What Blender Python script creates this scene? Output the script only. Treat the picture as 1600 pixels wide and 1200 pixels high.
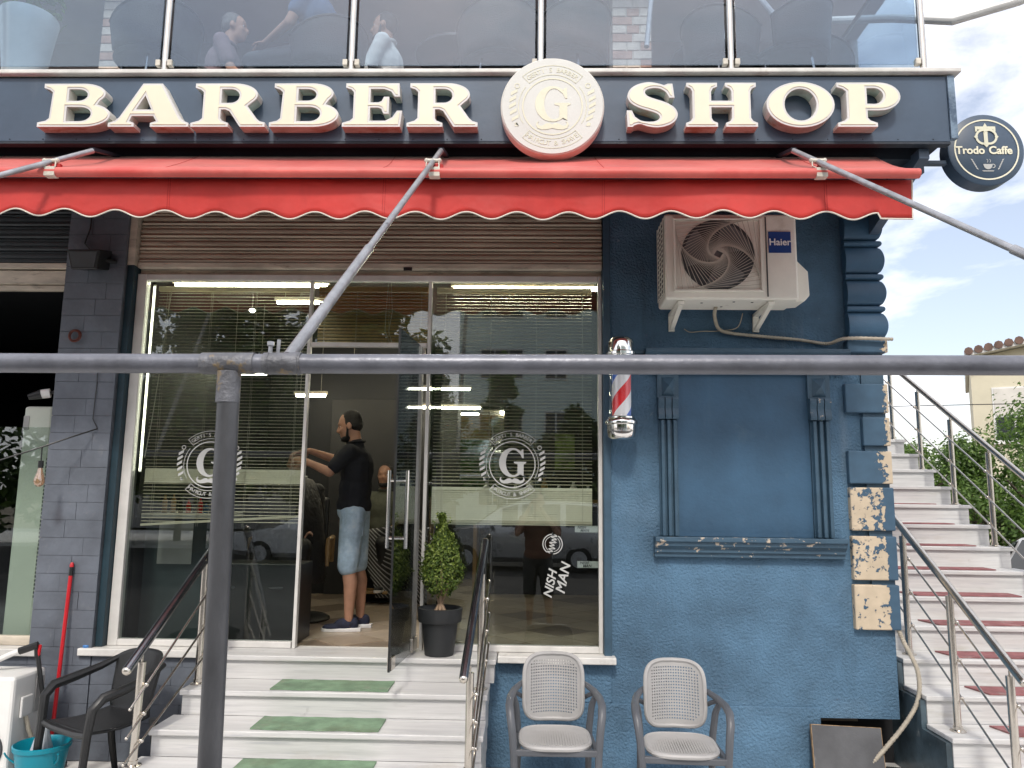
import bpy, bmesh, math, random
from mathutils import Vector, Matrix
random.seed(7)
for o in list(bpy.data.objects): bpy.data.objects.remove(o)
SC = bpy.context.scene
COL = SC.collection
R = math.radians
PI = math.pi

# ------------------------------------------------------------------ camera
CAM_LOC = Vector((0.0, -5.2, 1.72))
def cam_axes(yaw, pitch, roll):
    y, p, r = R(yaw), R(pitch), R(roll)
    fw = Vector((-math.sin(y)*math.cos(p), math.cos(y)*math.cos(p), math.sin(p)))
    rt = Vector((math.cos(y), math.sin(y), 0)); up = rt.cross(fw)
    return math.cos(r)*rt+math.sin(r)*up, math.cos(r)*up-math.sin(r)*rt, fw
CR, CU, CF = cam_axes(1.5, 8.25, 0.71)
cd = bpy.data.cameras.new('camera'); cam = bpy.data.objects.new('camera', cd); COL.objects.link(cam)
m = Matrix.Identity(4)
for i in range(3):
    m[i][0], m[i][1], m[i][2], m[i][3] = CR[i], CU[i], -CF[i], CAM_LOC[i]
cam.matrix_world = m
cd.sensor_width = 36; cd.lens = 27.0; cd.clip_start = 0.02; cd.clip_end = 2000
SC.camera = cam

# ------------------------------------------------------------------ sky and sun (hazy bright day, sun in front of the facade)
SUN_EL = 49.0
w = bpy.data.worlds.new('World'); SC.world = w; w.use_nodes = True
nt = w.node_tree; nt.nodes.clear()
N = lambda t: nt.nodes.new(t)
out = N('ShaderNodeOutputWorld'); bg = N('ShaderNodeBackground'); bg.inputs['Strength'].default_value = 0.15
sky = N('ShaderNodeTexSky'); sky.sky_type = 'NISHITA'; sky.sun_disc = False
sky.sun_elevation = R(SUN_EL); sky.sun_rotation = R(180); sky.dust_density = 2.0; sky.air_density = 1.0
tc = N('ShaderNodeTexCoord'); mp = N('ShaderNodeMapping'); mp.inputs['Scale'].default_value = (1.0, 1.0, 2.6)
mp.inputs['Location'].default_value = (7.7, 1.9, 0.9)
nz = N('ShaderNodeTexNoise'); nz.inputs['Scale'].default_value = 2.3; nz.inputs['Detail'].default_value = 9; nz.inputs['Roughness'].default_value = 0.58
nz.inputs['Distortion'].default_value = 0.35
rp = N('ShaderNodeValToRGB'); rp.color_ramp.elements[0].position = 0.40; rp.color_ramp.elements[1].position = 0.60
rp.color_ramp.elements[0].color = (.16,)*3+(1,); rp.color_ramp.elements[1].color = (1, 1, 1, 1)
mx = N('ShaderNodeMix'); mx.data_type = 'RGBA'; mx.inputs['B'].default_value = (4.9, 4.85, 4.95, 1)
L = nt.links.new
L(tc.outputs['Generated'], mp.inputs['Vector']); L(mp.outputs['Vector'], nz.inputs['Vector']); L(nz.outputs['Fac'], rp.inputs['Fac'])
L(rp.outputs['Color'], mx.inputs['Factor']); dm = N('ShaderNodeMix'); dm.data_type = 'RGBA'; dm.blend_type = 'MULTIPLY'; dm.inputs['Factor'].default_value = 1; dm.inputs['B'].default_value = (.66, .59, .55, 1)
L(sky.outputs['Color'], dm.inputs['A']); L(dm.outputs['Result'], mx.inputs['A'])
L(mx.outputs['Result'], bg.inputs['Color']); L(bg.outputs['Background'], out.inputs['Surface'])

sl = bpy.data.lights.new('sun', 'SUN'); sl.energy = 1.0; sl.angle = R(8.0); sl.color = (1.0, 0.95, 0.87)
sun = bpy.data.objects.new('sun', sl); COL.objects.link(sun)
sd = Vector((0.06, math.cos(R(SUN_EL)), -math.sin(R(SUN_EL))))     # direction the light travels
sun.rotation_euler = sd.to_track_quat('-Z', 'Y').to_euler(); sun.location = (0, -30, 30)

SC.render.engine = 'CYCLES'
vs = SC.view_settings
vs.view_transform = 'Standard'; vs.look = 'None'; vs.exposure = 1.28; vs.gamma = 1.0; vs.use_curve_mapping = False
SC.cycles.max_bounces = 7; SC.cycles.transparent_max_bounces = 16; SC.cycles.caustics_reflective = False; SC.cycles.caustics_refractive = False

# ------------------------------------------------------------------ mesh helpers
WORLD = {}
def worldof(o): return WORLD.get(o.name, Vector((0, 0, 0))) if o else Vector((0, 0, 0))
def props(o, label=None, cat=None, group=None, kind=None):
    if label: o['label'] = label
    if cat: o['category'] = cat
    if group: o['group'] = group
    if kind: o['kind'] = kind
    return o
def thing(name, label, cat, loc=(0, 0, 0), group=None):
    o = bpy.data.objects.new(name, None); COL.objects.link(o); o.empty_display_size = .1
    o.location = loc; WORLD[o.name] = Vector(loc)
    return props(o, label, cat, group)

class MB:
    def __init__(s): s.v = []; s.f = []; s.mi = []; s.cm = 0
    def add(s, vs, fs, M=None):
        b = len(s.v)
        s.v += [tuple(M @ Vector(p)) if M else tuple(p) for p in vs]
        s.f += [tuple(b+i for i in f) for f in fs]; s.mi += [s.cm]*len(fs)
        return s
    def mat(s, i): s.cm = i; return s
    def box(s, x0, x1, y0, y1, z0, z1, M=None):
        return s.add([(x0,y0,z0),(x1,y0,z0),(x1,y1,z0),(x0,y1,z0),(x0,y0,z1),(x1,y0,z1),(x1,y1,z1),(x0,y1,z1)],
                     [(0,3,2,1),(4,5,6,7),(0,1,5,4),(1,2,6,5),(2,3,7,6),(3,0,4,7)], M)
    def prism(s, poly, a, b, axis='x', M=None):
        """closed polygon of 2D points swept from a to b along an axis; poly gives the other two coords in order (y,z),(x,z),(x,y)"""
        def P(p, t):
            return (t, p[0], p[1]) if axis == 'x' else (p[0], t, p[1]) if axis == 'y' else (p[0], p[1], t)
        n = len(poly); vs = [P(p, a) for p in poly]+[P(p, b) for p in poly]
        fs = [(i, (i+1) % n, n+(i+1) % n, n+i) for i in range(n)]+[tuple(range(n))[::-1], tuple(range(n, 2*n))]
        return s.add(vs, fs, M)
    def tube(s, path, r, n=10, cap=True, closed=False):
        path = [Vector(p) for p in path]; k = len(path)
        rs = r if isinstance(r, (list, tuple)) else [r]*k
        up = None; rings = []
        for i, p in enumerate(path):
            if closed: t = path[(i+1) % k]-path[i-1]
            else: t = path[min(i+1, k-1)]-path[max(i-1, 0)]
            t.normalize()
            if up is None: up = t.orthogonal().normalized()
            else:
                up = up-t*up.dot(t)
                up = up.normalized() if up.length > 1e-6 else t.orthogonal().normalized()
            q = t.cross(up)
            rings.append([p+rs[i]*(math.cos(2*PI*j/n)*up+math.sin(2*PI*j/n)*q) for j in range(n)])
        vs = [v for rg in rings for v in rg]; fs = []
        for i in range(k if closed else k-1):
            a = i*n; b = ((i+1) % k)*n
            fs += [(a+j, a+(j+1) % n, b+(j+1) % n, b+j) for j in range(n)]
        if cap and not closed: fs += [tuple(range(n))[::-1], tuple(range((k-1)*n, k*n))]
        return s.add(vs, fs)
    def cyl(s, a, b, r, n=14, r2=None): return s.tube([a, b], [r, r if r2 is None else r2], n)
    def bar(s, a, b, w, h, up=(0, 0, 1)):
        a = Vector(a); b = Vector(b); t = (b-a).normalized(); q = t.cross(Vector(up)).normalized(); u = q.cross(t)
        vs = [p+sx*w/2*q+sz*h/2*u for p in (a, b) for sx, sz in ((-1,-1),(1,-1),(1,1),(-1,1))]
        return s.add(vs, [(3,2,1,0),(4,5,6,7),(0,1,5,4),(1,2,6,5),(2,3,7,6),(3,0,4,7)])
    def lathe(s, prof, c, axis='z', n=24, cap=True):
        """prof: list of (radius, height)"""
        c = Vector(c); vs = []; k = len(prof)
        for r_, h in prof:
            for j in range(n):
                a = 2*PI*j/n; x, y = r_*math.cos(a), r_*math.sin(a)
                p = (x, y, h) if axis == 'z' else (x, -h, y) if axis == 'y' else (h, x, y)
                vs.append(c+Vector(p))
        fs = [(i*n+j, i*n+(j+1) % n, (i+1)*n+(j+1) % n, (i+1)*n+j) for i in range(k-1) for j in range(n)]
        if cap: fs += [tuple(range(n))[::-1], tuple(range((k-1)*n, k*n))]
        return s.add(vs, fs)
    def ell(s, c, r, M=None, nu=12, nv=8):
        c = Vector(c); vs = []
        T = (lambda p: c+M @ Vector(p)) if M else (lambda p: c+Vector(p))
        for i in range(1, nv):
            ph = PI*i/nv
            for j in range(nu):
                a = 2*PI*j/nu
                vs.append(T((r[0]*math.sin(ph)*math.cos(a), r[1]*math.sin(ph)*math.sin(a), r[2]*math.cos(ph))))
        t = len(vs); vs += [T((0, 0, r[2])), T((0, 0, -r[2]))]
        fs = [(i*nu+j, (i+1)*nu+j, (i+1)*nu+(j+1) % nu, i*nu+(j+1) % nu) for i in range(nv-2) for j in range(nu)]
        fs += [(t, j, (j+1) % nu) for j in range(nu)]+[(t+1, (nv-2)*nu+(j+1) % nu, (nv-2)*nu+j) for j in range(nu)]
        return s.add(vs, fs)
    def cap(s, a, b, ra, rb, n=12):
        """closed tapered capsule"""
        a = Vector(a); b = Vector(b); t = (b-a); l = t.length
        t = t/l if l > 1e-6 else Vector((0, 0, 1))
        path = []; rs = []
        for k in range(4): ph = PI/2*k/4; path.append(a-t*ra*math.cos(ph)); rs.append(max(ra*math.sin(ph), .0006))
        path.append(a); rs.append(ra); path.append(b); rs.append(rb)
        for k in range(3, -1, -1): ph = PI/2*k/4; path.append(b+t*rb*math.cos(ph)); rs.append(max(rb*math.sin(ph), .0006))
        up = t.orthogonal().normalized(); q = t.cross(up); vs = []
        for p, r_ in zip(path, rs): vs += [p+r_*(math.cos(2*PI*j/n)*up+math.sin(2*PI*j/n)*q) for j in range(n)]
        k = len(path)
        fs = [(i*n+j, i*n+(j+1) % n, (i+1)*n+(j+1) % n, (i+1)*n+j) for i in range(k-1) for j in range(n)]
        fs += [tuple(range(n))[::-1], tuple(range((k-1)*n, k*n))]
        return s.add(vs, fs)
    def grid(s, fn, nu, nv, closeu=False):
        vs = [fn(i/(nu if closeu else nu-1), j/(nv-1)) for j in range(nv) for i in range(nu)]
        fs = [(j*nu+i, j*nu+(i+1) % nu, (j+1)*nu+(i+1) % nu, (j+1)*nu+i) for j in range(nv-1) for i in range(nu if closeu else nu-1)]
        return s.add(vs, fs)
    def mesh(s, name, origin):
        me = bpy.data.meshes.new(name)
        ox, oy, oz = origin
        me.from_pydata([(x-ox, y-oy, z-oz) for x, y, z in s.v], [], s.f)
        if any(s.mi): me.polygons.foreach_set('material_index', s.mi)
        return me
    def centre(s):
        xs, ys, zs = zip(*s.v)
        return Vector(((min(xs)+max(xs))/2, (min(ys)+max(ys))/2, min(zs)))
    def build(s, name, mat, parent=None, smooth=False, bev=0, sharp=35, fixn=False, solid=0, origin=None):
        c = Vector(origin) if origin else s.centre()
        me = s.mesh(name, c)
        for mm in (mat if isinstance(mat, (list, tuple)) else [mat]): me.materials.append(mm)
        if fixn:
            b = bmesh.new(); b.from_mesh(me); bmesh.ops.remove_doubles(b, verts=b.verts, dist=1e-5)
            bmesh.ops.recalc_face_normals(b, faces=b.faces); b.to_mesh(me); b.free()
        if smooth:
            me.shade_smooth()
            if sharp: me.set_sharp_from_angle(angle=R(sharp))
        o = bpy.data.objects.new(name, me); COL.objects.link(o)
        if parent: o.parent = parent
        o.location = c-worldof(parent); WORLD[o.name] = c
        if solid:
            sm = o.modifiers.new('thickness', 'SOLIDIFY'); sm.thickness = solid; sm.offset = 0
        if bev:
            bm_ = o.modifiers.new('bevel', 'BEVEL'); bm_.width = bev; bm_.segments = 2; bm_.limit_method = 'ANGLE'; bm_.angle_limit = R(40)
        return o
def dup(o, world, parent=None, rotz=None, scale=None, name=None):
    """copy of one mesh object sharing its data, placed at a world position"""
    c = o.copy(); COL.objects.link(c); c.parent = parent; c.location = Vector(world)-worldof(parent)
    if rotz is not None: c.rotation_euler = (0, 0, rotz)
    if scale is not None: c.scale = scale if isinstance(scale, (tuple, list)) else (scale,)*3
    for k in list(c.keys()): del c[k]
    WORLD[c.name] = Vector(world)
    return c
def dup_tree(root, loc, rotz=0, scale=None, label=None):
    r = root.copy(); COL.objects.link(r); r.location = loc; r.rotation_euler = (0, 0, rotz); WORLD[r.name] = Vector(loc)
    if scale: r.scale = (scale,)*3 if not isinstance(scale, (tuple, list)) else scale
    if label: r['label'] = label
    for ch in list(root.children):
        c = ch.copy(); COL.objects.link(c); c.parent = r
        for g in ch.children:
            d = g.copy(); COL.objects.link(d); d.parent = c
    return r
def bake(o):
    """apply the modifiers of an object to its mesh"""
    dg = bpy.context.evaluated_depsgraph_get(); dg.update()
    me = bpy.data.meshes.new_from_object(o.evaluated_get(dg)); old = o.data
    o.modifiers.clear(); o.data = me; bpy.data.meshes.remove(old)
    return o

# ------------------------------------------------------------------ 2D outlines and text
def arc(cx, cy, rx, ry, a0, a1, n=12): return [(cx+rx*math.cos(R(a0+(a1-a0)*i/n)), cy+ry*math.sin(R(a0+(a1-a0)*i/n))) for i in range(n+1)]
def _eval_curve(cu):
    o = bpy.data.objects.new('tmp', cu); COL.objects.link(o)
    dg = bpy.context.evaluated_depsgraph_get(); dg.update()
    me = o.evaluated_get(dg).to_mesh()
    vs = [tuple(v.co) for v in me.vertices]; fs = [tuple(p.vertices) for p in me.polygons]
    o.evaluated_get(dg).to_mesh_clear(); bpy.data.objects.remove(o); bpy.data.curves.remove(cu)
    return vs, fs
def shape(loops, extrude, offset=0):
    """filled outline with holes -> verts (x, y up, z depth centred), faces"""
    cu = bpy.data.curves.new('tmp', 'CURVE'); cu.dimensions = '2D'; cu.fill_mode = 'BOTH'; cu.extrude = extrude; cu.offset = offset
    for lp in loops:
        sp = cu.splines.new('POLY'); sp.points.add(len(lp)-1)
        for p, q in zip(sp.points, lp): p.co = (q[0], q[1], 0, 1)
        sp.use_cyclic_u = True
    return _eval_curve(cu)
_TX = {}
def text(body, size, extrude=.001, offset=0, space=1.0, shear=0):
    k = (body, size, extrude, offset, space, shear)
    if k not in _TX:
        cu = bpy.data.curves.new('tmp', 'FONT'); cu.body = body; cu.size = size; cu.extrude = extrude; cu.offset = offset
        cu.align_x = 'CENTER'; cu.space_character = space; cu.shear = shear; cu.resolution_u = 4
        _TX[k] = _eval_curve(cu)
    return _TX[k]
def face_front(x, y, z, rot=0):
    """matrix: local x right, local y up, local z towards -Y (towards the street), at a point; rot in the facade plane"""
    return Matrix.Translation((x, y, z)) @ Matrix(((1,0,0,0),(0,0,-1,0),(0,1,0,0),(0,0,0,1))) @ Matrix.Rotation(rot, 4, 'Z')

# ------------------------------------------------------------------ materials
def lin(h):
    h = h.lstrip('#'); c = [int(h[i:i+2], 16)/255 for i in (0, 2, 4)]
    return tuple(x/12.92 if x <= .04045 else ((x+.055)/1.055)**2.4 for x in c)
def pm(name, col, rough=.6, metal=0, var=.12, vs=4, bump=0, bs=80, spec=.5, col2=None, lo=.45, hi=.6, s2=6, stretch=(1,1,1), coat=0, detail=6, bdist=.02, emit=0):
    """principled material with noise-driven tone, an optional second colour in patches and fine relief"""
    if isinstance(col, str): col = lin(col)
    if isinstance(col2, str): col2 = lin(col2)
    mt = bpy.data.materials.new(name); mt.use_nodes = True; t = mt.node_tree; b = t.nodes['Principled BSDF']
    b.inputs['Roughness'].default_value = rough; b.inputs['Metallic'].default_value = metal; b.inputs['Specular IOR Level'].default_value = spec
    if coat: b.inputs['Coat Weight'].default_value = coat; b.inputs['Coat Roughness'].default_value = .1
    g = t.nodes.new('ShaderNodeNewGeometry'); mp = t.nodes.new('ShaderNodeMapping'); mp.inputs['Scale'].default_value = stretch
    t.links.new(g.outputs['Position'], mp.inputs['Vector'])
    def noise(sc, dt=6, ro=.55):
        n = t.nodes.new('ShaderNodeTexNoise'); n.inputs['Scale'].default_value = sc; n.inputs['Detail'].default_value = dt; n.inputs['Roughness'].default_value = ro
        t.links.new(mp.outputs['Vector'], n.inputs['Vector']); return n
    n1 = noise(vs, detail, .6)
    m1 = t.nodes.new('ShaderNodeMix'); m1.data_type = 'RGBA'
    m1.inputs['A'].default_value = tuple(max(0, c*(1-var*1.6)) for c in col)+(1,); m1.inputs['B'].default_value = tuple(min(1, c*(1+var*1.6)) for c in col)+(1,)
    mr = t.nodes.new('ShaderNodeMapRange'); mr.inputs['From Min'].default_value = .3; mr.inputs['From Max'].default_value = .7
    t.links.new(n1.outputs['Fac'], mr.inputs['Value']); t.links.new(mr.outputs['Result'], m1.inputs['Factor'])
    cur = m1.outputs['Result']
    if col2:
        n2 = noise(s2, 8, .62); m2 = t.nodes.new('ShaderNodeMix'); m2.data_type = 'RGBA'
        r2 = t.nodes.new('ShaderNodeMapRange'); r2.inputs['From Min'].default_value = lo; r2.inputs['From Max'].default_value = hi
        t.links.new(n2.outputs['Fac'], r2.inputs['Value']); t.links.new(r2.outputs['Result'], m2.inputs['Factor'])
        t.links.new(cur, m2.inputs['A']); m2.inputs['B'].default_value = tuple(col2)+(1,); cur = m2.outputs['Result']
    t.links.new(cur, b.inputs['Base Color'])
    rr = t.nodes.new('ShaderNodeMapRange'); rr.inputs['To Min'].default_value = max(.02, rough*.85); rr.inputs['To Max'].default_value = min(1, rough*1.15)
    t.links.new(n1.outputs['Fac'], rr.inputs['Value']); t.links.new(rr.outputs['Result'], b.inputs['Roughness'])
    if bump:
        n3 = noise(bs, 4); bp = t.nodes.new('ShaderNodeBump'); bp.inputs['Strength'].default_value = bump; bp.inputs['Distance'].default_value = bdist
        t.links.new(n3.outputs['Fac'], bp.inputs['Height']); t.links.new(bp.outputs['Normal'], b.inputs['Normal'])
    if emit:
        b.inputs['Emission Color'].default_value = tuple(col)+(1,); b.inputs['Emission Strength'].default_value = emit
    return mt
def glassmat(name, tint=(.9, .93, .93), refl=.12, rough=0.0, body=None, bodyfac=0):
    """thin sheet of glass: clear with a mirror share that grows at grazing angles; body = share of diffuse film or dust"""
    mt = bpy.data.materials.new(name); mt.use_nodes = True; t = mt.node_tree; t.nodes.clear()
    o = t.nodes.new('ShaderNodeOutputMaterial'); tr = t.nodes.new('ShaderNodeBsdfTransparent'); gl = t.nodes.new('ShaderNodeBsdfGlossy'); mx = t.nodes.new('ShaderNodeMixShader')
    tr.inputs['Color'].default_value = tuple(tint)+(1,); gl.inputs['Roughness'].default_value = rough; gl.inputs['Color'].default_value = (.95, .97, 1, 1)
    lw = t.nodes.new('ShaderNodeLayerWeight'); lw.inputs['Blend'].default_value = .35
    mr = t.nodes.new('ShaderNodeMapRange'); mr.inputs['To Min'].default_value = refl; mr.inputs['To Max'].default_value = 1
    pw = t.nodes.new('ShaderNodeMath'); pw.operation = 'POWER'; pw.inputs[1].default_value = 3
    t.links.new(lw.outputs['Facing'], pw.inputs[0]); t.links.new(pw.outputs[0], mr.inputs['Value']); t.links.new(mr.outputs['Result'], mx.inputs['Fac'])
    last = tr.outputs[0]
    if body:
        df = t.nodes.new('ShaderNodeBsdfDiffuse'); df.inputs['Color'].default_value = tuple(body)+(1,)
        m2 = t.nodes.new('ShaderNodeMixShader'); m2.inputs['Fac'].default_value = bodyfac
        t.links.new(tr.outputs[0], m2.inputs[1]); t.links.new(df.outputs[0], m2.inputs[2]); last = m2.outputs[0]
    t.links.new(last, mx.inputs[1]); t.links.new(gl.outputs[0], mx.inputs[2]); t.links.new(mx.outputs[0], o.inputs['Surface'])
    return mt
def lamp(name, col, strength):
    mt = bpy.data.materials.new(name); mt.use_nodes = True; b = mt.node_tree.nodes['Principled BSDF']
    b.inputs['Base Color'].default_value = (.9, .9, .85, 1); b.inputs['Emission Color'].default_value = tuple(col)+(1,); b.inputs['Emission Strength'].default_value = strength
    return mt
def peelmat(name, blue, base, edge_x, width, lo, hi, sc):
    """old paint flaking off plaster: more of it gone towards the arris at edge_x; flakes stand proud"""
    mt = bpy.data.materials.new(name); mt.use_nodes = True; t = mt.node_tree; b = t.nodes['Principled BSDF']; b.inputs['Roughness'].default_value = .7
    g = t.nodes.new('ShaderNodeNewGeometry'); n = t.nodes.new('ShaderNodeTexNoise'); n.inputs['Scale'].default_value = sc; n.inputs['Detail'].default_value = 9; n.inputs['Roughness'].default_value = .62; n.inputs['Distortion'].default_value = .5
    t.links.new(g.outputs['Position'], n.inputs['Vector'])
    sx = t.nodes.new('ShaderNodeSeparateXYZ'); t.links.new(g.outputs['Position'], sx.inputs[0])
    mr = t.nodes.new('ShaderNodeMapRange'); mr.inputs['From Min'].default_value = edge_x-abs(width); mr.inputs['From Max'].default_value = edge_x; mr.inputs['To Max'].default_value = .55 if width > 0 else -.5
    t.links.new(sx.outputs['X'], mr.inputs['Value'])
    nb = t.nodes.new('ShaderNodeTexNoise'); nb.inputs['Scale'].default_value = sc*3.6; nb.inputs['Detail'].default_value = 5; nb.inputs['Roughness'].default_value = .6; t.links.new(g.outputs['Position'], nb.inputs['Vector'])
    nm = t.nodes.new('ShaderNodeMath'); nm.operation = 'MULTIPLY_ADD'; nm.inputs[1].default_value = .55; t.links.new(nb.outputs['Fac'], nm.inputs[0])
    ns = t.nodes.new('ShaderNodeMath'); ns.operation = 'MULTIPLY'; ns.inputs[1].default_value = .45; t.links.new(n.outputs['Fac'], ns.inputs[0]); t.links.new(ns.outputs[0], nm.inputs[2])
    ad = t.nodes.new('ShaderNodeMath'); ad.operation = 'ADD'; t.links.new(nm.outputs[0], ad.inputs[0]); t.links.new(mr.outputs['Result'], ad.inputs[1])
    m = t.nodes.new('ShaderNodeMapRange'); m.inputs['From Min'].default_value = lo; m.inputs['From Max'].default_value = hi
    t.links.new(ad.outputs[0], m.inputs['Value'])
    n2 = t.nodes.new('ShaderNodeTexNoise'); n2.inputs['Scale'].default_value = 14; n2.inputs['Detail'].default_value = 6; t.links.new(g.outputs['Position'], n2.inputs['Vector'])
    c1 = t.nodes.new('ShaderNodeMix'); c1.data_type = 'RGBA'; c1.inputs['A'].default_value = tuple(x*.75 for x in blue)+(1,); c1.inputs['B'].default_value = tuple(x*1.3 for x in blue)+(1,)
    t.links.new(n2.outputs['Fac'], c1.inputs['Factor'])
    c2 = t.nodes.new('ShaderNodeMix'); c2.data_type = 'RGBA'; c2.inputs['A'].default_value = tuple(x*.72 for x in base)+(1,); c2.inputs['B'].default_value = tuple(min(1, x*1.2) for x in base)+(1,); t.links.new(n2.outputs['Fac'], c2.inputs['Factor'])
    mx = t.nodes.new('ShaderNodeMix'); mx.data_type = 'RGBA'; t.links.new(c2.outputs['Result'], mx.inputs['B'])
    t.links.new(m.outputs['Result'], mx.inputs['Factor']); t.links.new(c1.outputs['Result'], mx.inputs['A']); t.links.new(mx.outputs['Result'], b.inputs['Base Color'])
    bp = t.nodes.new('ShaderNodeBump'); bp.invert = True; bp.inputs['Strength'].default_value = .7; bp.inputs['Distance'].default_value = .004
    t.links.new(m.outputs['Result'], bp.inputs['Height']); t.links.new(bp.outputs['Normal'], b.inputs['Normal'])
    return mt

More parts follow.
